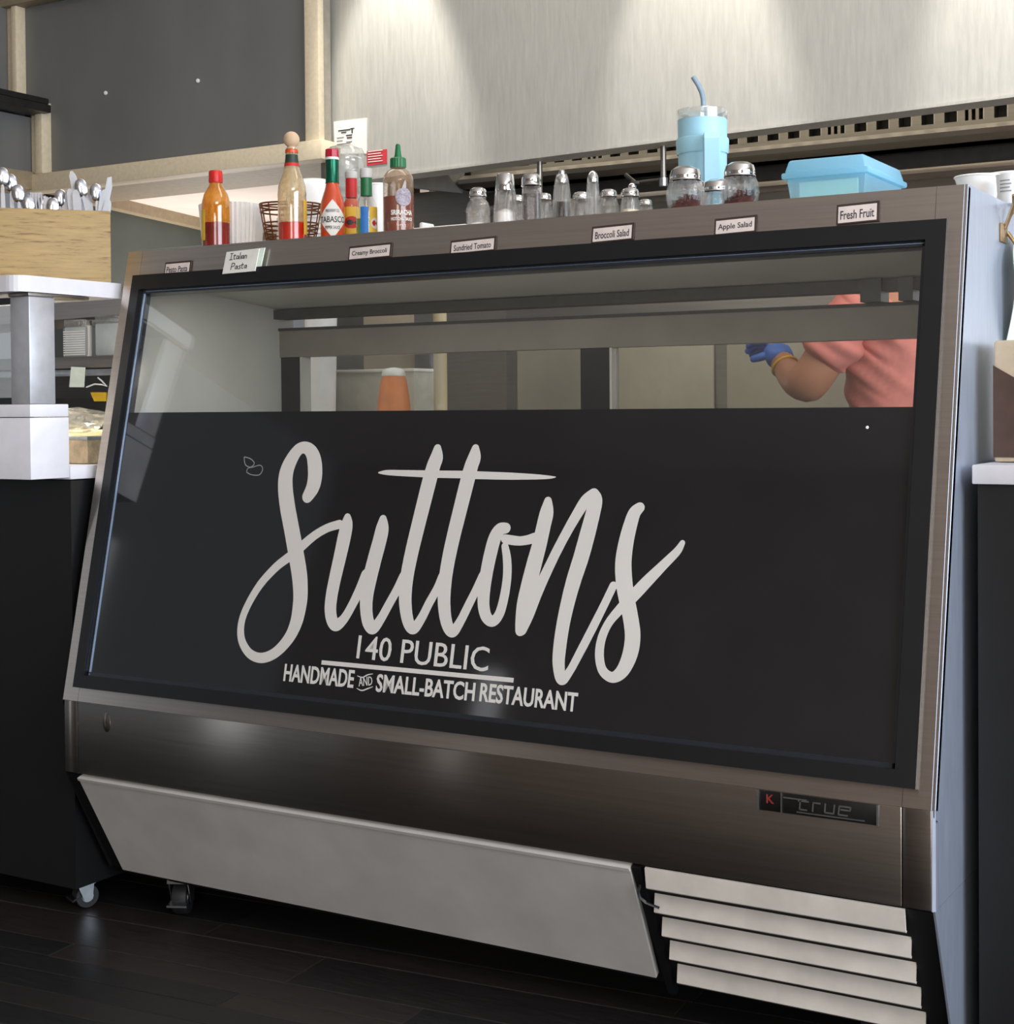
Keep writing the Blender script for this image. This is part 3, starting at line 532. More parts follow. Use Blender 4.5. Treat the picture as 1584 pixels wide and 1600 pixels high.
# lettering (white film on the panel)
LF = lambda u, v, d: SP(u, v, d + 0.0010)
OUTLINES = [
 [4680.8,1078.9,4746.3,1073.8,4794.3,1074.9,4842.3,1080.5,4890.3,1090.5,4968.3,1114.8,5016.3,1134.3,5095.7,1174.9,5142.3,1203.4,5184.3,1233.1,5259,1294.9,5297.1,1330.9,5365.5,1402.9,5425,1474.9,5455.8,1516.9,5483.2,1558.9,5527.1,1636.9,5562.9,1714.9,5580.3,1759.5,5608.1,1846.9,5619.2,1894.9,5634.2,1984.9,5643.9,2074.9,5652,2188.9,5652.1,2284.9,5643.6,2374.9,5626.9,2488.9,5603.7,2608.9,5580.2,2704.9,5533.5,2854.9,5432.5,3124.9,5434.8,3130.9,5592.3,3267.9,5682.3,3339.2,5742.3,3379.2,5802.3,3415.4,5901.8,3466.9,5964.3,3492.8,6030.3,3513,6174.3,3548,6178.2,3544.9,6159.1,3406.9,6128.6,3112.9,6085.7,2746.9,6062.9,2530.9,6056.2,2452.9,6052.4,2374.9,6051.5,2266.9,6054.2,2200.9,6061.7,2128.9,6076.3,2056.9,6096.6,1990.9,6108.3,1960.7,6133.5,1906.9,6167.8,1852.9,6204.3,1812,6234.3,1787.3,6258.3,1772.3,6282.3,1761.5,6318.3,1751.9,6336.3,1750.1,6366.3,1750.7,6402.3,1758.7,6437.7,1774.9,6462.3,1791.6,6510.3,1836.2,6567.4,1906.9,6618.3,1983.7,6664.9,2068.9,6798.3,2332.2,6803.2,2320.9,6810.5,2260.9,6822.2,2194.9,6853.9,2068.9,6889.3,1966.9,6918,1906.9,6936.9,1876.9,6972.3,1832.3,6996.3,1807.9,7026.3,1783.8,7062.3,1763.6,7098.3,1751.9,7134.3,1748.6,7152.3,1750.1,7176.3,1755.6,7200.3,1765.1,7230.3,1784.5,7257.3,1810.9,7280.4,1840.9,7310.6,1888.9,7390.4,2032.9,7490.9,2236.9,7602.3,2449.6,7608.3,2448.6,7619.8,2368.9,7629.3,2320.9,7640.5,2272.9,7666.1,2182.9,7699.7,2086.9,7736.9,2002.9,7776.3,1936.1,7797.6,1906.9,7824.3,1876.2,7849.2,1852.9,7878.3,1832.3,7914.3,1815.3,7932.3,1810.4,7974.3,1806.4,8010.3,1812.7,8028.3,1819.6,8053.9,1834.9,8069.1,1846.9,8092,1870.9,8114.1,1900.9,8152.7,1966.9,8214.4,2086.9,8312.6,2314.9,8394.3,2474.2,8400.3,2478.1,8411.6,2392.9,8420.3,2344.9,8444.3,2242.9,8471.1,2152.9,8487.8,2104.9,8522.8,2020.9,8563.1,1948.9,8584.2,1918.9,8608.9,1888.9,8634.3,1863.5,8663.2,1840.9,8706.3,1818.8,8736.3,1811.4,8754.3,1809.3,8790.3,1812.9,8808.3,1818.1,8838.3,1834.4,8854.6,1846.9,8877.1,1870.9,8898.2,1900.9,8933.9,1966.9,9006.2,2116.9,9100.8,2338.9,9180.3,2518.1,9186.3,2525.4,9197.9,2422.9,9211.8,2356.9,9222.1,2320.9,9241,2266.9,9256.2,2230.9,9285.1,2176.9,9305.9,2146.9,9326.4,2122.9,9366.3,2087.9,9396.3,2068.3,9426.3,2053.6,9456.3,2043.4,9492.3,2037.4,9528.3,2038.5,9564.3,2048,9588.3,2059.4,9612.3,2075.2,9636.3,2096.1,9655.6,2116.9,9673.9,2140.9,9692.8,2170.9,9721,2230.9,9744.6,2308.9,9761.6,2392.9,9775.1,2482.9,9788.7,2608.9,9795.9,2740.9,9796,2866.9,9791.5,2950.9,9777.8,3064.9,9758.3,3166.9,9741.4,3232.9,9717.5,3298.9,9670.2,3406.9,9672.3,3409.7,9678.3,3409.8,9738.3,3401.1,9798.3,3397.3,9900.3,3398.9,9954.3,3404.1,10014.3,3413,10068.3,3423.4,10122.3,3437.1,10126.8,3430.9,10064.5,3148.9,10010.3,2854.9,9968.6,2596.9,9957.5,2506.9,9951.4,2422.9,9951.1,2302.9,9956.4,2176.9,9962.6,2092.9,9974.2,1996.9,9986.7,1966.9,9996.3,1954.4,10008.8,1942.9,10020.3,1935.4,10038.3,1927.7,10056.3,1924,10074.3,1923.9,10104.3,1931.7,10142.2,1954.9,10162.1,1972.9,10173.8,1990.9,10235.9,2128.9,10279.5,2236.9,10306.1,2314.9,10387.5,2572.9,10476.3,2815.6,10565.8,3040.9,10654.9,3250.9,10765.8,3490.9,10869.6,3694.9,10979.4,3892.9,11037.8,3988.9,11076.3,4045.5,10987.6,3628.9,10915.2,3274.9,10849.5,3004.9,10828.3,2908.9,10788,2686.9,10747.4,2404.9,10725.7,2212.9,10713.7,2062.9,10705.6,1912.9,10703.1,1774.9,10705.6,1660.9,10711.5,1582.9,10721.4,1516.9,10746.9,1414.9,10770.7,1342.9,10786.1,1306.9,10802.6,1276.9,10830.3,1241.7,10854.3,1223.8,10878.3,1211.7,10896.3,1207.1,10914.3,1206.2,10944.3,1210.2,10962.3,1216.8,10986.3,1231.9,10998.3,1242.1,11018.6,1264.9,11050.2,1312.9,11136.6,1468.9,11307.9,1822.9,11459,2152.9,11604.9,2488.9,11730.3,2786.6,11736.3,2790.9,11765.6,2692.9,11805.6,2572.9,11803.7,2566.9,11676.1,2404.9,11616.8,2320.9,11565.5,2230.9,11521.2,2134.9,11488,2038.9,11477.7,1996.9,11465.9,1930.9,11461.1,1888.9,11457.1,1822.9,11457.3,1780.9,11462.6,1714.9,11469.4,1672.9,11485,1606.9,11498.6,1564.9,11521.1,1510.9,11540.6,1474.9,11561.5,1444.9,11586.3,1417.4,11610.3,1395.7,11641.3,1372.9,11694.3,1343.8,11730.3,1330,11766.3,1321.2,11802.3,1318,11832.3,1319.9,11868.3,1327.2,11904.3,1339.8,11934.3,1354.3,11964.3,1372.7,11994.3,1395.1,12018.3,1416.6,12050.6,1450.9,12073.6,1480.9,12096.3,1515.9,12137.8,1594.9,12169.8,1672.9,12195.8,1756.9,12212.8,1840.9,12221.1,1918.9,12222.9,2002.9,12218,2086.9,12211.9,2134.9,12202.9,2182.9,12182.2,2266.9,12126.8,2458.9,12084.8,2590.9,12180.3,2696.1,12582.3,3160.2,12714,3304.9,12759.2,3358.9,12792.3,3407.7,12817.5,3460.9,12843.7,3544.9,12843.8,3562.9,12839.6,3574.9,12830.6,3586.9,12822.3,3593.3,12810.3,3598.2,12798.3,3599.5,12786.3,3597.6,12768.3,3587.2,12713.1,3508.9,12660.8,3448.9,12232.4,3040.9,12127.3,2932.9,12024.3,2821.1,12018.3,2829.1,11997.5,2926.9,11974.1,3058.9,11960,3160.9,11954.6,3226.9,11952.3,3298.9,11953.2,3382.9,11956.9,3466.9,11964.2,3562.9,11975.3,3652.9,11998.2,3796.9,12020.3,3916.9,12032,3958.9,12040.2,3976.9,12092.6,4048.9,12100.2,4072.9,12100.7,4096.9,12096.4,4114.9,12091.1,4126.9,12071.7,4150.9,12060.3,4159.2,12042.3,4167.5,12012.3,4171.5,11982.3,4164.5,11934.3,4138.8,11892.3,4110.5,11868.3,4088.2,11846.6,4060.9,11822.4,4018.9,11804.8,3976.9,11787.2,3922.9,11755.9,3808.9,11727.7,3688.9,11711.1,3604.9,11691.8,3478.9,11681.6,3394.9,11674.6,3310.9,11672.5,3262.9,11673.1,3178.9,11684.4,3052.9,11711.9,2890.9,11706.3,2888.5,11694.3,2893.5,11676.3,2896.5,11652.3,2892.9,11628.7,2878.9,11614.6,2860.9,11516.1,2626.9,11439.6,2452.9,11115.4,1750.9,11034.8,1570.9,10998.1,1498.9,10956.3,1435.7,10950.3,1443.2,10934.2,1546.9,10930.8,1606.9,10931.5,1690.9,10939,1894.9,10948.2,2038.9,10957.6,2140.9,10975.2,2278.9,11012.1,2500.9,11050.4,2686.9,11101.3,2896.9,11176.4,3166.9,11217.6,3346.9,11269.2,3616.9,11315.5,3904.9,11338.3,4066.9,11343.3,4126.9,11343,4162.9,11339,4198.9,11328.3,4237.9,11312.6,4270.9,11298.3,4293,11281.9,4312.9,11244.3,4351.2,11221.9,4366.9,11208.3,4373.6,11190.3,4378.6,11160.3,4378.7,11130.3,4368.3,11063.4,4324.9,11015.9,4288.9,10986.3,4261.4,10962.3,4234.3,10940.6,4204.9,10902.3,4143.1,10732.5,3814.9,10612.4,3568.9,10518.3,3369.7,10326.3,2933.4,10320.3,2920.2,10315.6,2914.9,10314.3,2906.9,10313.7,2914.9,10314.3,2918.8,10317.4,2920.9,10316.5,2932.9,10342.3,3094.9,10397.4,3406.9,10443.5,3748.9,10460.4,3850.9,10466.8,3904.9,10466.1,3970.9,10454.8,4036.9,10437.3,4096.9,10410.3,4175.5,10404.3,4188.4,10392.3,4203.3,10380.3,4212.4,10362.3,4219.9,10350.3,4222,10332.3,4221,10314.3,4215.1,10302.3,4207.5,10290.3,4195.5,10281.5,4180.9,10234.5,4042.9,10213.4,3964.9,10195.3,3868.9,10158.3,3625.1,10152.3,3620.4,10128.3,3615.4,10056.3,3587.6,10014.3,3574.1,9954.3,3560.3,9906.3,3553.1,9876.3,3551.4,9840.3,3552.7,9600.3,3574.8,9582.3,3572.8,9558.3,3562.4,9554.4,3562.9,9558.3,3572,9564.3,3576.9,9612.3,3588,9640.2,3598.9,9656.5,3610.9,9671.5,3628.9,9682.2,3652.9,9685.4,3682.9,9680.6,3706.9,9666.3,3733.2,9648.3,3750.6,9624.3,3763.1,9606.3,3767.2,9546.3,3771.3,9498.3,3768.5,9468.3,3761.3,9450.3,3754.2,9420.3,3737.2,9378.3,3699.9,9358.9,3676.9,9330.6,3634.9,9314.4,3604.9,9290.9,3550.9,9270.1,3484.9,9247,3376.9,9223.8,3232.9,9208.6,3112.9,9190.2,2920.9,9179,2908.9,9171.8,2896.9,9069.8,2644.9,8944.1,2374.9,8861.5,2188.9,8829.1,2128.9,8766.3,2025.2,8736.6,2080.9,8706.3,2170,8683.9,2260.9,8662.1,2380.9,8651.8,2470.9,8644.8,2602.9,8643.7,2746.9,8646.5,2842.9,8655.2,2974.9,8669,3118.9,8702.1,3370.9,8744.1,3634.9,8893.2,4486.9,8898.3,4492.2,9294.3,4490.1,9636.3,4492.7,10092.3,4505.2,10254.3,4513.3,10344.3,4521.2,10386.3,4528.2,10440.3,4541.9,10448.3,4546.9,10449.4,4552.9,10446.3,4558.3,10440.3,4560.8,10344.3,4572.3,10140.3,4588.9,9996.3,4597.6,9510.3,4615,8922.3,4625.5,8916.5,4630.9,8927,4690.9,8934.2,4720.9,8951.5,4774.9,8958.3,4808,8960.9,4858.9,8955.7,4900.9,8938.3,4960.9,8897.9,5056.9,8886.3,5071.1,8872.8,5080.9,8856.3,5087.8,8838.3,5090.3,8814.3,5086.3,8796.3,5077,8781.6,5062.9,8772.3,5047.1,8678.2,4804.9,8662.1,4750.9,8632.4,4630.9,8628.3,4629.4,8160.3,4627.2,8153.3,4630.9,8161,4672.9,8169.5,4708.9,8186.9,4762.9,8194.5,4798.9,8197.1,4828.9,8196.6,4852.9,8189.5,4900.9,8169.7,4960.9,8132,5044.9,8124.3,5057.8,8106.3,5074.9,8088.3,5083.6,8064.3,5087.2,8040.3,5082.7,8016.3,5068.2,8004.3,5054.1,7996.6,5038.9,7947.5,4900.9,7904.9,4792.9,7890.2,4744.9,7860.3,4628.1,7854.3,4626.3,7170.3,4625.7,7092.3,4623.8,7026.3,4618.3,6972.3,4608.6,6888.3,4585.3,6882.3,4583.1,6877.1,4576.9,6876,4570.9,6877.6,4564.9,6882.3,4559.9,6888.3,4557.6,6972.3,4542.5,7056.3,4532.5,7164.3,4525.4,7296.3,4519.9,7824.3,4504.6,7830.3,4504.1,7833.3,4498.9,7797.3,4288.9,7689.8,3598.9,7649.1,3322.9,7622.6,3112.9,7607.4,2962.9,7598.2,2842.9,7596.8,2836.9,7584.3,2823.4,7574.7,2806.9,7502.9,2632.9,7458.7,2536.9,7339,2308.9,7257.2,2146.9,7223.2,2086.9,7188.3,2035.8,7152.3,1988.9,7145.4,1990.9,7125.3,2032.9,7108.7,2080.9,7094.2,2134.9,7083.1,2188.9,7075.5,2242.9,7071.2,2296.9,7069.9,2368.9,7072.2,2434.9,7084.3,2554.9,7116.6,2782.9,7159.7,3040.9,7204.9,3286.9,7216.3,3358.9,7231.9,3478.9,7234.6,3532.9,7233.7,3562.9,7230.1,3598.9,7224.2,3628.9,7211.6,3670.9,7188.5,3724.9,7152.3,3794.6,7140.3,3807.6,7130.1,3814.9,7104.3,3824.6,7086.3,3825.6,7074.3,3823.8,7050.3,3813.7,7032.3,3797.5,7021.3,3778.9,6990.1,3688.9,6967.6,3610.9,6956.6,3556.9,6932.3,3406.9,6877.5,3136.9,6828.5,2860.9,6795.3,2836.9,6784.6,2824.9,6773.7,2806.9,6704.9,2596.9,6663,2482.9,6590.4,2308.9,6526.3,2176.9,6483.1,2098.9,6450.3,2051.2,6429.2,2026.9,6404.4,2002.9,6366.3,1975.1,6354.3,1991,6338.4,2026.9,6324.9,2068.9,6311.8,2128.9,6303.7,2212.9,6304.4,2326.9,6310.7,2428.9,6324,2548.9,6346.6,2716.9,6415.3,3172.9,6436.2,3328.9,6449.8,3454.9,6454.9,3544.9,6453.5,3598.9,6443.8,3664.9,6435.5,3694.9,6426.1,3718.9,6403.8,3760.9,6376.2,3802.9,6365,3814.9,6348.3,3825.6,6330.3,3831,6312.3,3831.5,6294.3,3827.3,6273.3,3814.9,6258.2,3796.9,6230.3,3730.9,6216.3,3691.4,6192.3,3704.1,6180.3,3708.2,6162.3,3710.6,6144.3,3709,5952.3,3655.5,5909.3,3640.9,5838.3,3612,5766.3,3578,5700.3,3543.4,5591.7,3478.9,5484.3,3402.9,5364.3,3308,5358.7,3316.9,5132.9,3886.9,5068.7,4066.9,5026.7,4198.9,4997.4,4312.9,4985.2,4378.9,4978.3,4432.9,4976.1,4510.9,4979.3,4552.9,4985,4588.9,5007.4,4672.9,5037.2,4750.9,5059,4798.9,5081.7,4840.9,5094.3,4860.4,5112.7,4882.9,5124.3,4891.9,5142.3,4898.9,5160.3,4900.6,5178.3,4897.9,5190.3,4891.2,5207.1,4876.9,5236.8,4840.9,5253.3,4810.9,5267.1,4774.9,5301.4,4648.9,5323.4,4534.9,5329.1,4486.9,5331.7,4438.9,5329.5,4366.9,5322,4312.9,5303.5,4252.9,5263.1,4150.9,5258.5,4126.9,5259.5,4096.9,5265.9,4072.9,5274.5,4054.9,5287.4,4036.9,5304.3,4020.8,5322.3,4009.1,5346.3,3999.5,5364.3,3995.8,5388.3,3995.3,5412.3,3999.5,5436.3,4009.2,5454.3,4021,5470.9,4036.9,5527.4,4102.9,5568.3,4156.9,5592.3,4196.3,5612.5,4240.9,5631.7,4306.9,5638.3,4342.9,5644.8,4408.9,5645.3,4474.9,5641,4540.9,5624.2,4648.9,5606.4,4720.9,5584.4,4786.9,5569.3,4822.9,5538.7,4882.9,5520.3,4912.9,5484.3,4962.1,5442.3,5006.8,5411.4,5032.9,5364.3,5064.6,5310.3,5091.4,5274.3,5104.3,5220.3,5116.7,5166.3,5121.3,5112.3,5118.7,5070.3,5110.9,5016.3,5092.4,4980.3,5073.3,4950.3,5052.4,4920.3,5027,4873,4978.9,4847.6,4948.9,4806.3,4893.7,4748,4798.9,4716.3,4735.3,4700.1,4696.9,4685.1,4654.9,4673.1,4612.9,4665.2,4576.9,4658.1,4528.9,4654.6,4486.9,4654.1,4414.9,4661.2,4330.9,4682.4,4204.9,4706,4108.9,4749.7,3964.9,4801.5,3814.9,4967.5,3400.9,5085.6,3088.9,5084.4,3082.9,4883.1,2938.9,4800.3,2868.8,4680.4,2752.9,4596.3,2664.4,4518,2572.9,4476.3,2518.9,4404.3,2412.5,4339.2,2302.9,4282.2,2194.9,4234.6,2092.9,4196.3,1996.9,4169.7,1912.9,4156.7,1858.9,4143.7,1774.9,4140.2,1696.9,4142.1,1648.9,4152.6,1570.9,4163.6,1522.9,4176.9,1480.9,4191.2,1444.9,4208.6,1408.9,4233.3,1366.9,4258.6,1330.9,4314.3,1266,4350.3,1231.1,4388.7,1198.9,4452.3,1155.6,4495.1,1132.9,4536.3,1115.3,4572.3,1102.8,4620.3,1089.5],
 [4680.3,1258.5,4626.3,1268,4590.3,1278.2,4542.3,1297.8,4512.3,1314.4,4479.6,1336.9,4430.8,1378.9,4387,1426.9,4364.6,1456.9,4346.1,1486.9,4323.4,1534.9,4311.2,1570.9,4297.8,1630.9,4293.6,1666.9,4291.9,1726.9,4297.6,1792.9,4305.2,1834.9,4324.5,1906.9,4352.8,1984.9,4373.1,2032.9,4416.2,2122.9,4470.3,2222.6,4503.8,2278.9,4538.1,2332.9,4596.9,2416.9,4675.7,2512.9,4716.3,2557.1,4797.5,2638.9,4878.3,2714.5,4944.3,2772,4981.8,2800.9,5034.3,2836.9,5148.3,2910.9,5154.3,2908,5231.9,2698.9,5273.7,2566.9,5301.1,2464.9,5319,2386.9,5334.9,2302.9,5343.5,2230.9,5348.7,2074.9,5348,1978.9,5341.1,1894.9,5327.2,1822.9,5309.7,1756.9,5291,1702.9,5272.9,1660.9,5244,1606.9,5199.3,1540.9,5148.3,1477.8,5112.4,1438.9,5058.3,1388.1,5023.7,1360.9,4968.3,1325.2,4932.3,1306.4,4872.3,1281.3,4812.3,1264.4,4776.3,1258.3,4722.3,1255.7],
 [11772.3,1486.2,11736.3,1498.6,11712.3,1512.8,11694.3,1526.8,11670.3,1554.4,11649.6,1594.9,11631.8,1648.9,11614.7,1732.9,11608.7,1816.9,11611.1,1882.9,11618.1,1942.9,11630.1,2002.9,11653.8,2080.9,11678.5,2140.9,11706.3,2194.9,11737,2242.9,11774.4,2290.9,11832.3,2355.4,11868.3,2393.2,11874.3,2388.3,11918.5,2236.9,11943.7,2128.9,11953.5,2062.9,11957.3,1996.9,11954.5,1906.9,11943.2,1816.9,11927.3,1738.9,11907.3,1666.9,11882.9,1600.9,11853.3,1546.9,11826.3,1513.1,11814.3,1501.6,11796.3,1489.1,11784.3,1485.4],
 [7980.3,2030.7,7974.3,2033.3,7953.2,2074.9,7923.4,2158.9,7899.9,2248.9,7876.8,2368.9,7866.8,2452.9,7860.2,2572.9,7860.4,2704.9,7864.6,2794.9,7872.6,2890.9,7888.5,3034.9,7922.6,3280.9,7975.8,3604.9,8130.3,4498.9,8484.3,4499.7,8604.3,4499.6,8606,4492.9,8583.1,4360.9,8473.9,3676.9,8435.1,3406.9,8415.7,3250.9,8404.9,3142.9,8392.8,2992.9,8386.4,2866.9,8370.6,2836.9,8322.3,2692.9,8286.2,2608.9,8166.5,2386.9,8091.9,2218.9,8065.5,2164.9,8014.5,2080.9],
 [9510.3,2222.2,9485.9,2242.9,9466.3,2272.9,9449.5,2314.9,9431.7,2380.9,9423.2,2428.9,9418,2482.9,9415.4,2560.9,9416.1,2662.9,9421.3,2776.9,9433.3,2926.9,9446.3,3040.9,9463,3160.9,9495.5,3364.9,9513.9,3454.9,9522.3,3485.4,9528.3,3479.3,9536.6,3460.9,9552.3,3443.1,9573.5,3430.9,9573.5,3424.9,9562.1,3412.9,9555.2,3400.9,9551.2,3388.9,9549.8,3370.9,9592.7,3202.9,9621.2,3040.9,9632.8,2932.9,9635.1,2866.9,9634.4,2788.9,9630.2,2698.9,9619.6,2584.9,9602.4,2464.9,9587.4,2386.9,9570,2320.9,9553.2,2278.9,9531.8,2242.9,9516.3,2225.2]]
cu = bpy.data.curves.new('t', 'CURVE'); cu.dimensions = '2D'; cu.fill_mode = 'BOTH'; cu.extrude = 0.0002
for lp in OUTLINES:
    sp = cu.splines.new('POLY'); sp.points.add(len(lp) // 2 - 1); sp.use_cyclic_u = True
    for k_ in range(len(lp) // 2): sp.points[k_].co = (lp[2 * k_] * 0.0001, lp[2 * k_ + 1] * 0.0001, 0, 1)
co = bpy.data.objects.new('t', cu); COL.objects.link(co); bpy.context.view_layer.update()
me = bpy.data.meshes.new_from_object(co.evaluated_get(bpy.context.evaluated_depsgraph_get()))
mb = MB().add([LF(q.co.x, q.co.y, q.co.z + 0.0002) for q in me.vertices], [list(f.vertices) for f in me.polygons])
bpy.data.objects.remove(co); bpy.data.curves.remove(cu); bpy.data.meshes.remove(me)
mb.build('script_lettering', white_vinyl, vin)
def glass_text(s, p0, p1, h, bold, name='lettering'):
    dx = Vector((p1[0] - p0[0], p1[1] - p0[1])); w = dx.length; dx.normalize()
    fn = lambda u, v, d: LF(p0[0] + dx.x * u - dx.y * v, p0[1] + dx.y * u + dx.x * v, d)
    return text_mb(s, w, h, fn, bold, 0.0005).build(name, white_vinyl, vin)
a = (0.6866,0.1316); b = (0.9525,0.1301)
glass_text('140 PUBLIC', a, b, 0.0405, 0.004)
a = (0.6136,0.1193); b = (1.0034,0.1209)
mb = MB(); stroke(mb, [(a[0], a[1], 0.0075), ((a[0] + b[0]) / 2, (a[1] + b[1]) / 2, 0.0075), (b[0], b[1], 0.0075)], LF, 0.0005, 3, False); mb.build('rule_line', white_vinyl, vin, fix=False)
a = (0.5340,0.0804); b = (0.6870,0.0812)
glass_text('HANDMADE', a, b, 0.0305, 0.022)
a = (0.7347,0.0789); b = (0.9326,0.0806)
glass_text('SMALL-BATCH', a, b, 0.0305, 0.022)
a = (0.9423,0.0815); b = (1.1227,0.0809)
glass_text('RESTAURANT', a, b, 0.0305, 0.022)
a = (0.6987,0.0850); b = (0.7265,0.0895)
glass_text('AND', a, b, 0.0150, 0.0)
mb = MB()
for pts in (((0.6935,0.1026), (0.7046,0.1007), (0.7147,0.1059), (0.7251,0.1084)), ((0.6952,0.0814), (0.7064,0.0786), (0.7180,0.0828), (0.7282,0.0870))):
    stroke(mb, [(q[0], q[1], w) for q, w in zip(pts, (0.001, 0.0022, 0.0022, 0.001))], LF, 0.0005, 4)
mb.build('flourish', white_vinyl, vin, fix=False)
# worn glue ring and paint dot on the panel
mb = MB()
for ring in ([(0.3771,0.4824), (0.3932,0.4789), (0.4038,0.4706), (0.3958,0.4632), (0.3826,0.4679), (0.3771,0.4824)], [(0.3881,0.4534), (0.4012,0.4488), (0.4195,0.4491), (0.4254,0.4600), (0.4181,0.4671), (0.4019,0.4633), (0.3900,0.4607), (0.3881,0.4534)]):
    stroke(mb, [(q[0], q[1], 0.0016) for q in ring], LF, 0.0004, 4, False)
mb.build('glue_mark', ink_light, vin, fix=False)
a = (1.5609,0.5381); mb = MB(); mb.lathe([(0.0028, 0), (0.002, 0.001)], 12, M=Matrix.Translation(SP(a[0], a[1], 0.0006)) @ Vector(eN).to_track_quat('Z', 'Y').to_matrix().to_4x4()); mb.build('paint_dot', white_plastic, vin)
# badge
bx0, bx1, bz0, bz1 = 1.432, 1.612, 0.415, 0.4445
bd = MB().rbox(bx0, bx1, -0.004, 0.001, bz0, bz1, 0.002).build('badge', solid('badge_black', (30, 29, 28), 0.3, 0.3, 0.1), case)
mb = MB()
for (a, b, c, d) in ((bx0, bx0 + 0.003, bz0, bz1), (bx1 - 0.003, bx1, bz0, bz1), (bx0 + 0.036, bx0 + 0.038, bz0, bz1), (bx0 + 0.04, bx0 + 0.075, bz1 - 0.007, bz1 - 0.005), (bx0 + 0.06, bx1 - 0.02, bz0 + 0.004, bz0 + 0.0055)):
    MB().box(a, b, -0.0055, -0.004, c, d).build('badge_rule', chrome_worn, bd)
bf = plane_fn((bx0 + 0.062, -0.0045, bz0 + 0.008), (1, 0, 0), (0, 0, 1), (0, -1, 0))
mb = MB()
def seg_letters(mb, polys, w):
    for pl in polys: stroke(mb, [(x, y, w) for x, y in pl], bf, 0.0006, 1, False)
W_ = 0.0024
seg_letters(mb, [[(0.004, 0.016), (0.0025, 0.001), (0.0025, 0.0012), (0.014, 0.0012)], [(0.0, 0.0135), (0.0165, 0.0135)],
    [(0.022, 0.0), (0.023, 0.0135), (0.023, 0.0133), (0.034, 0.0133)],
    [(0.041, 0.0145), (0.040, 0.0012), (0.040, 0.0014), (0.053, 0.0014), (0.053, 0.0012), (0.0545, 0.0145)],
    [(0.060, 0.0), (0.0615, 0.0135), (0.0615, 0.0133), (0.078, 0.0133), (0.078, 0.0133), (0.077, 0.0085), (0.077, 0.0085), (0.063, 0.0085)], [(0.0605, 0.001), (0.074, 0.001)]], W_)
mb.build('badge_letters', chrome_worn, bd, fix=False)
text_mb('K', 0.012, 0.013, plane_fn((bx0 + 0.014, -0.0045, bz0 + 0.012), (1, 0, 0), (0, 0, 1), (0, -1, 0)), 0.02).build('badge_mark', solid('badge_red', (130, 44, 44), 0.5), bd)
# raked kick: black carcass, white enamel panel, louvered grille
kd = Vector((0, KY, KZ - (Z0 - 0.004))); kl = kd.length; kt = kd / kl; kn = Vector((0, kt.z, -kt.y)).normalized()
if kn.y > 0: kn = -kn
def KP(x, t, d=0.0): return Vector((x, 0.004, Z0 - 0.004)) + kt * t + kn * d
MB().prism([(0.02, 0.02, Z0 + 0.01), (0.02, KY + 0.02, 0.075), (0.02, DB - 0.03, 0.075), (0.02, DB - 0.03, Z0 + 0.01)], (CL - 0.04, 0, 0)).build('plinth', black_board, case)
for x0 in (0.0032, CL - 0.0412):
    MB().prism([KP(x0, 0, -0.002), KP(x0 + 0.038, 0, -0.002), KP(x0 + 0.038, kl, -0.002), KP(x0, kl, -0.002)], kn * -0.03).build('kick_end', black_board, case)
bm_p = MB().prism([KP(0.0395, 0.001, 0.006), KP(1.222, 0.001, 0.006), KP(1.2115, kl * 0.985, 0.006), KP(0.0395, kl * 0.985, 0.006)], kn * -0.012)
bm_p.build('kick_panel', white_paint, case)
MB().prism([KP(0.0395, 0.0, 0.0085), KP(1.222, 0.0, 0.0085), KP(1.222, 0.006, 0.0085), KP(0.0395, 0.006, 0.0085)], kn * -0.006).build('panel_lip', white_paint, case)
MB().prism([KP(1.225, 0, -0.004), KP(1.65, 0, -0.004), KP(1.65, kl, -0.004), KP(1.225, kl, -0.004)], kn * -0.02).build('grille_backing', black_board, case)
MB().prism([KP(1.224, 0, 0.004), KP(1.238, 0, 0.004), KP(1.238, kl + 0.03, 0.004), KP(1.224, kl + 0.03, 0.004)], kn * -0.012).build('grille_stile', black_frame, case)
lt = [0.0, 0.034, 0.084, 0.134, 0.184, 0.236]
for i in range(5):
    t0, t1 = lt[i] + (0.006 if i else 0), lt[i + 1]
    xa = 1.246 + 0.0015 * i
    top, bot = (0.002 if i == 0 else -0.016), 0.013
    MB().prism([KP(xa, t0, top), KP(1.646, t0, top), KP(1.646, t1 - 0.004, bot), KP(1.646, t1, bot - 0.002), KP(xa, t1, bot - 0.002), KP(xa, t1 - 0.004, bot)], kn * -0.004).build('louver', louver_paint, case)
MB().tube([KP(1.236, 0.028, 0.012), KP(1.231, 0.04, 0.014), KP(1.231, 0.052, 0.014), KP(1.238, 0.062, 0.013), KP(1.26, 0.068, 0.014)], 0.0022, 6).build('latch_wire', chrome_worn, case)
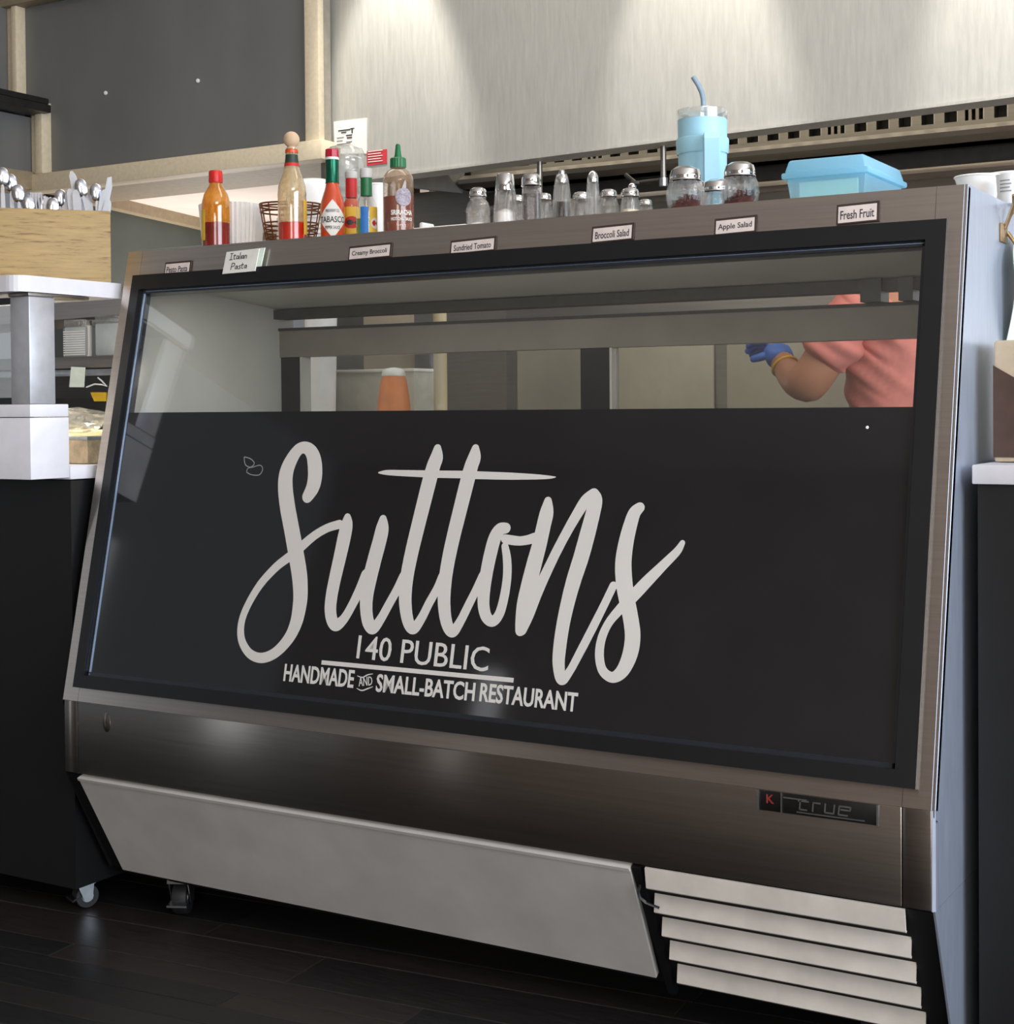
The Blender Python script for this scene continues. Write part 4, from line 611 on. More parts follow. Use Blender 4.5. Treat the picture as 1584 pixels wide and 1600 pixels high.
# casters
def caster_parts(root, x, y, ztop, r, rot, name='caster'):
    M = Matrix.Translation((x, y, 0)) @ Matrix.Rotation(rot, 4, 'Z')
    w = MB(); w.lathe([(r * 0.5, -0.014), (r * 0.96, -0.014), (r, -0.009), (r, 0.009), (r * 0.96, 0.014), (r * 0.5, 0.014)], 24, M=M @ Matrix.Translation((0, 0, r)) @ Matrix.Rotation(PI / 2, 4, 'X'))
    c = w.build(name, rubber, root)
    h = MB(); h.lathe([(r * 0.5, -0.015), (r * 0.5, 0.015)], 16, M=M @ Matrix.Translation((0, 0, r)) @ Matrix.Rotation(PI / 2, 4, 'X')); h.build('hub', chrome_worn, c)
    f = MB()
    for sgn in (-1, 1):
        y0 = 0.018 * sgn
        f.prism([M @ Vector(q) for q in ((-r * 0.35, y0, r * 0.75), (r * 0.35, y0, r * 0.75), (r * 0.95, y0, ztop - 0.006), (-r * 0.5, y0, ztop - 0.006))], M.to_3x3() @ Vector((0, 0.002 * sgn, 0)))
    f.box(-r * 0.6, r * 1.0, -0.022, 0.022, ztop - 0.008, ztop, M); f.build('fork', chrome_worn, c)
    b = MB(); b.prism([M @ Vector(q) for q in ((r * 0.3, -0.012, r * 1.05), (r * 1.35, -0.02, r * 0.75), (r * 1.35, 0.02, r * 0.75), (r * 0.3, 0.012, r * 1.05))], (0, 0, 0.004)); b.build('brake_pedal', chrome_worn, c)
for x, y, rot in ((0.142, 0.175, -1.1), (CL - 0.16, 0.25, -1.6), (0.165, 0.70, 1.2), (CL - 0.16, 0.70, 1.0)):
    caster_parts(case, x, y, 0.077, 0.034, rot)
# interior
MB().prism([(0.0245, YT + 0.012, 1.272), (0.0245, 0.66, 1.230), (0.0245, 0.66, 1.255), (0.0245, YT + 0.014, 1.295)], (CL - 0.049, 0, 0)).build('inner_ceiling', inside_grey, case)
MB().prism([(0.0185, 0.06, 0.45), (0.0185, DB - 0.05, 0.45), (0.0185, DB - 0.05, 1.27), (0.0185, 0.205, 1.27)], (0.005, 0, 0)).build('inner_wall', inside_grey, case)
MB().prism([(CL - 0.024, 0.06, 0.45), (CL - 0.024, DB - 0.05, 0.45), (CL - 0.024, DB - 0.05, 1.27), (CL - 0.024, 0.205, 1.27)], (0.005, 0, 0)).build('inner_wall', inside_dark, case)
MB().box(0.03, CL - 0.03, 0.10, DB - 0.08, 0.46, 0.50).build('deck', inside_grey, case)
MB().box(0.03, CL - 0.03, 0.22, DB - 0.16, 0.90, 0.912).build('wire_shelf', inside_grey, case)
RY = 0.64
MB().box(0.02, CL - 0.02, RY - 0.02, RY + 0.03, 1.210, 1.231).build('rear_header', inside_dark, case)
MB().box(0.02, CL - 0.02, RY, RY + 0.04, 1.124, 1.184).build('rear_rail', inside_beam, case)
MB().box(0.02, CL - 0.02, RY - 0.004, RY + 0.045, 1.184, 1.190).build('rear_rail_edge', inside_dark, case)
for a, b in ((0.0245, 0.078), (0.800, 0.866), (CL - 0.04, CL - 0.0245)):
    MB().box(a, b, RY + 0.004, RY + 0.045, 0.501, 1.1235).build('door_stile', black_frame, case)
for a, b in ((0.082, 0.090), (0.868, 0.873)):
    MB().box(a, b, RY + 0.0, RY + 0.03, 0.501, 1.1235).build('stile_edge', inside_grey, case)
MB().box(0.091, 0.799, RY + 0.03, RY + 0.034, 0.501, 1.1235).build('rear_door', glass_door, case)
MB().box(0.874, CL - 0.0405, RY + 0.012, RY + 0.016, 0.501, 1.1235).build('rear_door', glass_door, case)
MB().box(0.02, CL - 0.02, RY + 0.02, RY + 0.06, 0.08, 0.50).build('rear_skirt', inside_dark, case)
for a, b in ((1.392, 1.430), (1.462, 1.488)):
    MB().box(a, b, RY - 0.03, RY + 0.02, 1.1905, 1.232).build('door_roller', black_frame, case)
area('case_light', (0.84, 0.30, 1.255), (0.84, 0.40, 0), 1.4, 0.06, 1.6, (1.0, 0.99, 0.95))

# ---------------------------------------------------------------- food name cards on the header
def name_card(text, p00, p10, h, lab):
    dx = Vector((p10[0] - p00[0], p10[1] - p00[1])); w = dx.length
    o = thing('name_card', lab, 'card', SP(p00[0] + w / 2, p00[1], 0.002), 0, 'food name cards on the case header')
    ang_ = math.atan2(dx.y, dx.x); cx, sx_ = math.cos(ang_), math.sin(ang_)
    fn = lambda u, v, d: SP(p00[0] + cx * u - sx_ * v, p00[1] + sx_ * u + cx * v, d)
    q = lambda u0, u1, v0, v1, d0, d1: MB().prism([fn(u0, v0, d1), fn(u1, v0, d1), fn(u1, v1, d1), fn(u0, v1, d1)], eN * (d0 - d1))
    q(-0.003, w + 0.004, -0.001, h + 0.004, 0.001, 0.003).build('holder', solid('holder_brown', (62, 48, 44), 0.4), o)
    q(0.0, w, 0.001, h, 0.003, 0.0036).build('paper', solid('card_paper', (222, 208, 200), 0.6), o)
    text_mb(text, w * 0.88, h * 0.52, lambda u, v, d: fn(u + w * 0.06, v + h * 0.22, d + 0.0036), 0.008, 0.0003).build('lettering', ink, o)
    return o
name_card('Pesto Pasta', (0.1122,0.8475), (0.1749,0.8481), 0.023, 'small name card reading Pesto Pasta, half sunk behind the black frame')
name_card('Creamy Broccoli', (0.5679,0.8526), (0.6570,0.8547), 0.022, 'small framed name card reading Creamy Broccoli')
name_card('Sundried Tomato', (0.7916,0.8501), (0.8787,0.8529), 0.021, 'small framed name card reading Sundried Tomato')
name_card('Broccoli Salad', (1.0731,0.8531), (1.1443,0.8551), 0.024, 'small framed name card reading Broccoli Salad')
name_card('Apple Salad', (1.2947,0.8515), (1.3597,0.8534), 0.023, 'small framed name card reading Apple Salad')
name_card('Fresh Fruit', (1.4960,0.8553), (1.5558,0.8571), 0.027, 'small framed name card reading Fresh Fruit')
hc = thing('handwritten_card', 'white hand lettered card reading Italian Pasta, clipped over the header', 'card', SP(0.31, SL - 0.05, 0.006))
p00 = (0.2724,0.8390); p10 = (0.3536,0.8423)
fn = lambda u, v, d: SP(p00[0] + u + 0.08 * v, p00[1] + 0.02 * u + v, d + 0.012)
cw, chh = p10[0] - p00[0], 0.044
MB().prism([fn(0, 0, 0.001), fn(cw, 0, 0.001), fn(cw, chh, 0.001), fn(0, chh, 0.001)], eN * -0.002).build('front_sheet', paper, hc)
MB().prism([fn(0.01, 0.004, -0.004), fn(cw + 0.008, 0.004, -0.004), fn(cw + 0.009, chh + 0.003, -0.004), fn(0.01, chh + 0.002, -0.004)], eN * -0.002).build('back_sheet', paper_green, hc)
mb = MB()
def hand(mb, pls, ox, oy, k, w=0.0016):
    for pl in pls: stroke(mb, [(ox + x * k, oy + y * k, w) for x, y in pl], fn, 0.0015, 3, True)
hand(mb, [[(0, 1), (0.5, 1)], [(0.25, 1), (0.25, 0)], [(0, 0), (0.55, 0)], [(0.9, 0.8), (0.85, 0.1), (1.1, 0.05)], [(0.7, 0.6), (1.15, 0.62)], [(1.7, 0.5), (1.4, 0.5), (1.35, 0.1), (1.65, 0.1), (1.72, 0.5), (1.78, 0.02)], [(2.0, 1.0), (1.98, 0.0)], [(2.25, 0.5), (2.25, 0.0)], [(2.7, 0.5), (2.45, 0.45), (2.42, 0.1), (2.65, 0.08), (2.75, 0.5), (2.8, 0.0)], [(3.0, 0.5), (3.0, 0.0)], [(3.0, 0.35), (3.2, 0.5), (3.35, 0.35), (3.36, 0.0)]], 0.012, 0.027, 0.0125)
mb.build('lettering', ink, hc, fix=False, kind='stuff'); mb = MB()
hand(mb, [[(0, 0), (0.05, 1)], [(0.05, 1), (0.55, 0.95), (0.6, 0.6), (0.1, 0.45)], [(1.2, 0.5), (0.9, 0.45), (0.85, 0.1), (1.1, 0.08), (1.25, 0.5), (1.3, 0.0)], [(1.9, 0.5), (1.6, 0.5), (1.65, 0.3), (1.85, 0.2), (1.8, 0.0), (1.5, 0.05)], [(2.2, 0.9), (2.15, 0.1), (2.4, 0.05)], [(2.0, 0.6), (2.45, 0.6)], [(3.0, 0.5), (2.7, 0.45), (2.68, 0.1), (2.9, 0.08), (3.05, 0.5), (3.1, 0.0)]], 0.020, 0.007, 0.0125)
mb.build('lettering', ink, hc, fix=False, kind='stuff')

# ---------------------------------------------------------------- things on the case top
def P_(prof, s): return [(r * s, z * s) for r, z in prof]
def item(name, lab, cat, pos, grp=None):
    x, y, z, s, bpx = pos
    return thing(name, lab, cat, (x, y, z), face_cam(x, y), grp), s
def lat(root, name, prof, s, mat, seg=28, rf=None, cap0=True, cap1=True, c=(0, 0, 0)):
    return MB().lathe(P_(prof, s), seg, rf, cap0, cap1, tuple(v * s for v in c)).build(name, mat, root, world=False)
def band_patch(root, name, r, z0, z1, a0, a1, s, mat, n=14, shape=None):
    """curved label; a0..a1 degrees, 0 faces the viewer; shape(t)->(lo,hi) fractions"""
    vs = []; fs = []
    for i in range(n + 1):
        t = i / n; a = math.radians(a0 + (a1 - a0) * t); lo, hi = shape(t) if shape else (0, 1)
        for q, rr in ((lo, r), (hi, r)): vs.append((rr * s * math.sin(a), -rr * s * math.cos(a), (z0 + (z1 - z0) * q) * s))
    for i in range(n): fs.append([2 * i, 2 * i + 2, 2 * i + 3, 2 * i + 1])
    return MB().add(vs, fs, True).build(name, mat, root, world=False, fix=False)
def wrap_text(root, name, t, r, zc, w, h, s, mat, a0=0, bold=0.0):
    """lettering bent round a bottle; centre at angle a0 deg and height zc; units px"""
    def fn(u, v, d):
        a = math.radians(a0) + (u - w * s / 2) / (r * s); q = r * s + d
        return Vector((q * math.sin(a), -q * math.cos(a), zc * s + v - h * s / 2))
    return text_mb(t, w * s, h * s, fn, bold, 0.0003).build(name, mat, root, world=False)
GB = 'hot sauce bottles on the case'
# 1 red-capped half full bottle
o, s = item('hot_sauce_bottle', 'hot sauce bottle with plain red cap and orange residue, leftmost of the sauces', 'bottle', (0.1656,0.270,1.3290,0.001298,391.1), GB)
lat(o, 'glass', [(20, 0), (22, 2), (22.3, 8), (22.3, 66), (21.5, 76), (18.5, 87), (14, 95), (10.5, 101), (9.3, 106)], s, glass_bottle, cap1=False)
lat(o, 'residue', [(21.7, 42.5), (21.7, 66), (20.9, 76), (17.9, 87), (13.4, 95), (9.9, 101), (8.8, 105)], s, glass_orange, cap0=False, cap1=False)
lat(o, 'sauce', [(19, 1.5), (21, 3), (21.2, 41), (21, 42)], s, m_sauce_dark)
lat(o, 'cap', [(10.2, 105), (10.6, 106), (10.4, 121), (9.6, 123.5)], s, m_red_cap, rf=lambda a, z: 1 + 0.02 * math.cos(24 * a))
band_patch(o, 'label', 22.7, 14, 62, -100, -48, s, m_label_yellow)
# 2 wooden ball stopper
o, s = item('hot_sauce_bottle', 'hot sauce bottle stoppered with a round wooden ball', 'bottle', (0.3617,0.270,1.3290,0.001256,381.7), GB)
lat(o, 'glass', [(20, 0), (22, 2), (22.5, 8), (22.5, 78), (21.5, 90), (18, 101), (14, 112), (11.3, 122), (9.6, 132), (9.2, 150)], s, glass_bottle, cap1=False)
lat(o, 'residue', [(21.9, 33.5), (21.9, 78), (20.9, 90), (17.4, 101), (13.4, 112), (10.7, 122), (9.0, 132), (8.7, 146)], s, glass_tan, cap0=False, cap1=False)
lat(o, 'sauce', [(20, 1.5), (21.2, 3), (21.4, 32), (21.2, 33)], s, m_sauce_red)
lat(o, 'stopper', [(8.5, 148)] + [(max(12.6 * math.sin(PI * i / 12), 0.4), 163 - 12.8 * math.cos(PI * i / 12)) for i in range(2, 13)], s, m_wood_ball)
lat(o, 'neck_label', [(10.9, 126), (9.9, 134), (9.7, 139)], s, m_label_dark, cap0=False, cap1=False)
lat(o, 'neck_ring', [(11.9, 121), (11.1, 126)], s, m_label_red, cap0=False, cap1=False)
lat(o, 'lip_ring', [(9.9, 142), (10.2, 144), (9.9, 147)], s, m_sauce_orange, cap0=False, cap1=False)
band_patch(o, 'label', 22.9, 14, 68, 50, 105, s, m_label_yellow)
# 3 diamond label
o, s = item('hot_sauce_bottle', 'orange pepper sauce bottle with white diamond label and green foil neck', 'bottle', (0.4529,0.280,1.3290,0.001240,377.9), GB)
lat(o, 'glass', [(17.5, 0), (19, 2), (19.2, 52), (18, 62), (14.5, 74), (11.4, 84), (10.2, 92), (9.8, 128)], s, glass_bottle, cap1=False)
lat(o, 'sauce', [(17, 1.5), (18.4, 3), (18.6, 52), (17.4, 62), (13.9, 73), (10.8, 84), (9.4, 92)], s, m_sauce_orange)
lat(o, 'foil', [(11, 91), (10.4, 93), (10.2, 126), (10.6, 128)], s, m_green_foil, cap0=False, cap1=False)
lat(o, 'ring', [(10.6, 127.5), (11.0, 129), (10.4, 131.5)], s, m_label_white)
lat(o, 'cap', [(10.3, 131.5), (10.6, 132.5), (10.2, 143.5), (9, 144.5)], s, m_red_cap2, seg=8)
band_patch(o, 'label', 19.6, 4, 64, -76, 76, s, m_label_white, 24, lambda t: (0.5 - 0.5 * (1 - abs(2 * t - 1)), 0.5 + 0.5 * (1 - abs(2 * t - 1))))
wrap_text(o, 'lettering', 'TABASCO', 19.8, 33, 44, 9.5, s, ink, 0, 0.01)
wrap_text(o, 'lettering', 'McILHENNY CO.', 19.8, 46.5, 22, 5, s, ink)
wrap_text(o, 'lettering', 'PEPPER SAUCE', 19.8, 20.5, 24, 5, s, ink)
# 4 little red necked bottle
o, s = item('hot_sauce_bottle', 'small red sauce bottle with red neck sleeve, tucked behind the diamond labelled bottle', 'bottle', (0.4649,0.325,1.3290,0.001254,380.5), GB)
lat(o, 'glass', [(11.5, 0), (13, 2), (13.2, 55), (12.4, 62), (10, 69), (8.5, 75), (8.2, 100)], s, glass_bottle, cap1=False)
lat(o, 'sauce', [(11, 1.5), (12.3, 3), (12.5, 55), (11.6, 62), (9.2, 69)], s, solid('sauce_pink_red', (206, 96, 70), 0.4), cap1=True)
lat(o, 'neck_sleeve', [(9.3, 71), (9.0, 76), (8.8, 101)], s, m_label_red, cap0=False, cap1=False)
lat(o, 'cap', [(9.4, 101), (9.8, 102.5), (9.6, 110.5), (8.6, 112)], s, m_grey_cap)
band_patch(o, 'label', 13.5, 12, 56, -85, 85, s, m_label_yellow, 18)
band_patch(o, 'emblem', 13.7, 22, 41, -55, 55, s, m_label_red, 16, lambda t: (0.5 - 0.5 * math.sqrt(max(0, 1 - (2 * t - 1) ** 2)), 0.5 + 0.5 * math.sqrt(max(0, 1 - (2 * t - 1) ** 2))))
band_patch(o, 'fish_mark', 13.85, 27, 36, -36, 36, s, m_label_dark, 16, lambda t: (0.5 - 0.5 * abs(math.sin(2.6 * t * PI / 2 + 0.2)), 0.5 + 0.5 * abs(math.sin(2.6 * t * PI / 2 + 0.2))))
# 5 green necked bottle
o, s = item('hot_sauce_bottle', 'small clear bottle with green neck sleeve and blue and yellow label', 'bottle', (0.5411,0.270,1.3290,0.001218,372.6), GB)
lat(o, 'glass', [(14.5, 0), (16.3, 2), (16.5, 46), (15.2, 54), (12, 61), (9, 67), (8.4, 72), (8.2, 95)], s, glass_bottle, cap1=False)
lat(o, 'sauce', [(14, 1.5), (15.6, 3), (15.7, 30)], s, m_olive)
lat(o, 'neck_sleeve', [(9.4, 66), (9.0, 71), (8.8, 94)], s, m_green_cap, cap0=False, cap1=False)
lat(o, 'cap', [(9.7, 94), (10.2, 95.5), (10, 107), (8.8, 109)], s, m_grey_cap)
band_patch(o, 'blue_label', 16.8, 3, 48, -34, 10, s, m_label_blue, 10)
band_patch(o, 'label', 16.8, 4, 48, 16, 100, s, m_label_yellow, 14)
band_patch(o, 'emblem', 17.0, 14, 31, 22, 80, s, m_label_white, 14, lambda t: (0.5 - 0.5 * math.sqrt(max(0, 1 - (2 * t - 1) ** 2)), 0.5 + 0.5 * math.sqrt(max(0, 1 - (2 * t - 1) ** 2))))
band_patch(o, 'fish_mark', 17.15, 18, 27, 30, 70, s, m_label_red, 16, lambda t: (0.5 - 0.5 * abs(math.sin(2.6 * t * PI / 2 + 0.2)), 0.5 + 0.5 * abs(math.sin(2.6 * t * PI / 2 + 0.2))))
# 6 squeeze bottle with green nozzle
o, s = item('squeeze_bottle', 'clear squeeze bottle of red chili sauce with pointed green cap', 'bottle', (0.6151,0.270,1.3290,0.001202,368.7), GB)
lat(o, 'plastic', [(21, 0), (23.5, 2), (24, 10), (24, 84), (22.5, 93), (17.5, 100), (12.5, 103.5), (11.5, 107)], s, glass_smear, cap1=False)
lat(o, 'sauce', [(21, 1.5), (23, 3), (23.2, 59), (23, 60)], s, m_sauce_dark)
lat(o, 'cap', [(12, 106), (12.3, 107), (12, 120), (10.5, 121.5)], s, m_green_cap, rf=lambda a, z: 1 + 0.03 * math.cos(20 * a), seg=60)
lat(o, 'nozzle', [(6.5, 121), (5.2, 126), (3.6, 141), (2.6, 143)], s, m_green_cap)
band_patch(o, 'emblem', 24.4, 44, 72, -12, 54, s, solid('emblem_grey', (150, 140, 150), 0.6, 0, 0.2, 300), 18, lambda t: (0.5 - 0.5 * math.sqrt(max(0, 1 - (2 * t - 1) ** 2)), 0.5 + 0.5 * math.sqrt(max(0, 1 - (2 * t - 1) ** 2))))
wrap_text(o, 'lettering', 'SRIRACHA', 24.4, 34, 36, 8, s, m_label_white, 14, 0.03)
wrap_text(o, 'lettering', 'HOT CHILI SAUCE', 24.4, 24, 36, 5.2, s, m_label_white, 14, 0.03)
wrap_text(o, 'lettering', '17 OZ', 24.4, 14, 12, 3, s, m_label_white, 14)

# stacks behind the sauces
o, s = item('liner_stack', 'stack of white fluted paper liners behind the red capped sauce', 'paper liners', (0.1202,0.370,1.3290,0.001344,399.4))
flute = lambda a, z: 1 + 0.035 * math.cos(44 * a)
for k in range(5):
    lat(o, 'liner', [(40 + k, k * 2.0), (47 + k * 0.6, 60 + k * 4.5), (46.2 + k * 0.6, 60 + k * 4.5)], s, white_plastic, 176, flute, cap0=(k == 0), cap1=False)
o, s = item('wire_basket', 'small copper wire basket behind the ball stoppered bottle', 'basket', (0.2653,0.385,1.3290,0.001318,393.9))
mb = MB()
def ringpts(rx, z, n=28): return [(rx * math.cos(2 * PI * k / n) * s, rx * 0.75 * math.sin(2 * PI * k / n) * s, z * s) for k in range(n)]
for z, r in ((74, 48), (70, 47.5), (62, 46.5)): mb.tube(ringpts(r, z), 1.5 * s, 6, True)
mb.build('rim', m_copper, o, world=False)
mb = MB()
for z, r in ((44, 43), (37, 42), (30, 41), (22, 39), (16, 38), (4, 34)): mb.tube(ringpts(r, z), 1.3 * s, 6, True)
for k in range(16):
    a = 2 * PI * k / 16; mb.tube([(34 * math.cos(a) * s, 25.5 * math.sin(a) * s, 3 * s), (42 * math.cos(a) * s, 31.5 * math.sin(a) * s, 38 * s), (48 * math.cos(a) * s, 36 * math.sin(a) * s, 74 * s)], 1.2 * s, 6)
mb.build('wires', m_copper, o, world=False)
MB().box(-22 * s, 10 * s, -6 * s, 4 * s, 4 * s, 52 * s).build('paper_slips', paper, o, world=False)
ORD9 = ['lowest', 'second from the bottom', 'third from the bottom', 'fourth from the bottom', 'middle one', 'fourth from the top', 'third from the top', 'second from the top', 'topmost']
ORD8 = ['lowest', 'second from the bottom', 'third from the bottom', 'fourth from the bottom', 'fourth from the top', 'third from the top', 'second from the top', 'topmost']
x, y, z, s, bpx = (0.1963,0.550,1.3290,0.001392,406.7)
for k in range(9):
    o = thing('white_bowl', 'white upturned bowl, %s of the short stack behind the diamond labelled bottle' % ORD9[k], 'bowl', (x, y, z + (12 + k * 8.2) * s), 0, 'stacked white bowls on the case')
    lat(o, 'body', [(44.5, 0), (45.2, 1.5), (44, 3), (42, 18), (38, 34), (31, 44), (20, 48), (1, 49)], s, white_plastic, cap0=False)
x, y, z, s, bpx = (0.2471,0.600,1.3290,0.001400,407.5)
for k in range(8):
    o = thing('clear_cup', 'clear plastic tub, %s of the upturned stack under the service card' % ORD8[k], 'cup', (x, y, z + (k * 16) * s), 0, 'stacked clear plastic tubs')
    lat(o, 'body', [(31.5, 0), (31.5, 3), (30.0, 5), (30.0, 42), (29.0, 56), (25, 64), (15, 67)], s, clear_plastic, cap0=False)
    lat(o, 'rim', [(32.2, 0), (33, 1.2), (32.2, 2.6)], s, clear_plastic, cap0=False, cap1=False)
o, s = item('paper_cup', 'plain white cup standing between the green necked and squeeze bottles', 'cup', (0.4440,0.440,1.3290,0.001300,389.3))
lat(o, 'body', [(14, 0), (17, 100), (16, 100), (13, 2)], s, white_plastic, cap1=False); lat(o, 'rim', [(17.4, 98.5), (18, 100), (17, 101.5), (16.2, 100)], s, white_plastic, cap0=False, cap1=False)
x, y, z, s, bpx = (0.6560,0.360,1.3290,0.001225,373.3)
o = thing('cutting_board', 'white plastic board lying on the case right of the squeeze bottle', 'board', (x, y, z))
MB().rbox(-52 * s, 52 * s, -16 * s, 60 * s, 0, 19 * s, 4 * s, 3).build('slab', white_plastic, o, world=False)
MB().rbox(-50 * s, -42 * s, 6 * s, 40 * s, 19 * s, 30 * s, 3 * s, 2).build('handle', white_plastic, o, world=False)

# shakers
GS = 'glass shakers on the case'
def square(n=4.0):
    return lambda a, z: 1.0 / ((abs(math.cos(a)) ** n + abs(math.sin(a)) ** n) ** (1 / n))
def facet(n, amt=0.05): return lambda a, z: 1 - amt + amt * abs(math.cos(n * a / 2))
def shell(prof, w):
    """closed thick wall from an outer profile"""
    inner = [(max(r - w, 0.5), max(z, w * 1.2)) for r, z in prof][::-1]
    return prof + inner
def shaker(lab, pos, prof, cap, fill=None, fmat=None, rf=None, wall=2.2, seg=32, capname='chrome_cap', capseg=24, caprf=None, grp=GS, slope=0.0):
    o, s = item('glass_shaker', lab, 'shaker', pos, grp)
    lat(o, 'glass', shell(prof, wall), s, jar, seg, rf, cap0=True, cap1=True)
    if fill:
        mb = MB().lathe(P_(fill, s), seg, rf)
        if slope:
            zt = max(q.z for q in mb.v)
            for q in mb.v:
                if q.z > zt - 0.3 * s: q.z += slope * q.x
        mb.build('contents', fmat, o, world=False)
    lat(o, capname, cap, s, chrome, capseg, caprf)
    return o
DOME = lambda r, z0, h: [(r * 0.96, z0), (r * 1.05, z0 + 0.08 * h), (r, z0 + 0.16 * h), (r, z0 + 0.45 * h), (r * 1.0, z0 + 0.55 * h), (r * 0.86, z0 + 0.82 * h), (r * 0.5, z0 + 0.97 * h), (0.4, z0 + h)]
shaker('small paned salt shaker with chrome dome cap, leftmost of the shakers', (0.7911,0.270,1.3290,0.001164,358.9), [(16.5, 0), (18.5, 3), (18.5, 32), (16, 42), (12.5, 46), (12.5, 51)], DOME(13.5, 50, 16), [(14, 2.5), (15.5, 4), (14.5, 9), (4, 12)], m_salt, facet(8), 2.6, 48)
shaker('tapered salt shaker with tall plain steel cap, half full of salt', (0.8487,0.270,1.3290,0.001152,355.6), [(19.5, 0), (20, 3), (16.6, 52), (15.6, 57)], [(15.8, 57), (16, 58), (13.2, 82), (12.5, 83)], [(16.5, 2.5), (17, 5), (15.6, 22), (9, 26), (2, 29)], m_salt, None, 1.8)
shaker('square glass pepper shaker with chrome dome cap, filled with grey pepper', (0.9031,0.270,1.3290,0.001140,352.4), [(15, 0), (15.5, 2), (15.2, 50), (14.6, 56), (13, 60)], DOME(15.6, 60, 22), [(12.4, 2.5), (13.2, 4), (13.0, 48), (12.4, 49)], m_pepper, square(), 1.8, 48)
shaker('slender tapered pepper shaker with tiny ball top, dark pepper at its foot', (0.9648,0.270,1.3290,0.001127,348.6), [(17, 0), (17.5, 3), (12, 60), (9.5, 72), (8, 76)], [(9, 62), (9.4, 64), (8.6, 72), (5, 76), (5.5, 79), (4.5, 82), (1, 83.5)], [(9, 2.5), (9.4, 4), (8.2, 32), (7.8, 33)], m_pepper_dark, facet(6, 0.03), 2.4)
shaker('slender clear shaker with bullet shaped steel top', (1.0263,0.270,1.3290,0.001114,344.8), [(11.5, 0), (12, 3), (9.6, 55), (9, 60)], [(8.8, 59), (9.2, 60), (8.6, 68), (6, 74), (3, 77), (1, 78)], [(8, 2.5), (8.3, 3.5), (8, 8)], m_salt, facet(6, 0.04), 2.2)
shaker('small glass shaker peeking out between the pepper shakers', (0.8851,0.345,1.3290,0.001171,359.7), [(13, 0), (14, 3), (13.5, 36), (12, 46)], DOME(12.5, 46, 12), None, None, facet(8), 2.2)
shaker('empty glass shaker behind the bullet topped shaker, left side', (0.9606,0.350,1.3290,0.001157,355.8), [(16, 0), (18, 4), (17.5, 30), (14.5, 44)], DOME(13.5, 43, 13), [(13, 2.5), (15, 5), (14, 9)], m_salt, facet(10), 2.4, 40)
shaker('rounded clear shaker with chrome cap right of the bullet topped shaker', (1.0366,0.310,1.3290,0.001126,347.8), [(15.5, 0), (17, 4), (16, 26), (12.5, 36), (12, 40)], DOME(13, 39, 13), None, None, facet(10), 2.4, 40)
shaker('small shaker of creamy spice standing below the chrome spigot', (1.0882,0.290,1.3290,0.001108,342.7), [(15, 0), (16.5, 3), (15.5, 22), (13, 32), (12.5, 36)], DOME(14.2, 34, 15), [(12.6, 2.5), (13.8, 4), (13.2, 14), (12, 15)], m_cream, facet(10), 2.0, 40)
shaker('low chrome capped shaker, rightmost of the small shakers', (1.0793,0.370,1.3290,0.001138,350.4), [(11.5, 0), (12.5, 3), (11.5, 26), (10, 30)], DOME(10.5, 29, 10), [(9.5, 2.5), (10.5, 4), (10, 18)], m_cream, facet(8), 2.0)
shaker('glass shaker with pinkish lid half hidden behind the square pepper shaker', (0.8207,0.360,1.3290,0.001190,364.5), [(12, 0), (13, 3), (12.5, 40), (11.5, 48)], DOME(12, 48, 12), None, None, facet(8), 2.0)
o, s = item('tap_handle', 'small chrome spigot handle rising behind the small shakers', 'tap', (1.0094,0.460,1.3290,0.001186,362.0))
lat(o, 'stem', [(5, 0), (5, 52), (4, 56), (4.5, 62)], s, chrome, 12); MB().ball((0, 0, 70 * s), 6.5 * s, 12).build('knob', chrome, o, world=False)
MB().rbox(-3 * s, 11 * s, -3 * s, 3 * s, 73 * s, 79 * s, 1.5 * s).build('lever', dark_metal, o, world=False)
GC = 'ribbed chili flake shakers'
swirl = lambda a, z: 1 + 0.030 * math.cos(14 * a)
def cheese(lab, pos, flakes, k=1.0):
    o, s = item('chili_shaker', lab, 'shaker', pos, GC); s *= k
    lat(o, 'glass', shell([(20, 0), (23, 2), (27, 14), (29.5, 28), (28, 42), (24.5, 50), (23.5, 54)], 2.6), s, jar, 84, swirl)
    lat(o, 'chrome_cap', [(24, 51), (25.2, 53), (24.2, 56), (24.8, 58), (24.3, 62), (22, 70), (14, 75), (0.5, 76.5)], s, chrome, 32)
    if flakes:
        mb = MB(); rnd = random.Random(flakes)
        mb.lathe(P_([(18.5, 3), (20, 4), (24, 17), (16, 19), (1, 20)], s), 20)
        for q in mb.v: q.z += 0.25 * q.x
        for i in range(170):
            a = rnd.uniform(0, 2 * PI); r = rnd.uniform(0, 22); zz = 18 + rnd.uniform(0, 16) * (1 - r / 30) + 0.28 * r * math.cos(a)
            r = min(r, 19 + zz * 0.2)
            M = Matrix.Translation((r * math.cos(a) * s, r * math.sin(a) * s, zz * s)) @ Matrix.Rotation(rnd.uniform(0, 6), 4, 'X') @ Matrix.Rotation(rnd.uniform(0, 6), 4, 'Y')
            mb.box(-2.5 * s, 2.5 * s, -1.9 * s, 1.9 * s, -0.35 * s, 0.35 * s, M)
        c = mb.build('chili_flakes', m_chili, o, world=False, kind='stuff')
    return o
cheese('ribbed glass shaker with chili flakes left of the blue tumbler handle', (1.1924,0.290,1.3290,0.001085,336.0), 3)
cheese('second ribbed shaker half hidden at the left of the blue tumbler', (1.1493,0.420,1.3290,0.001141,350.6), 4, 0.92)
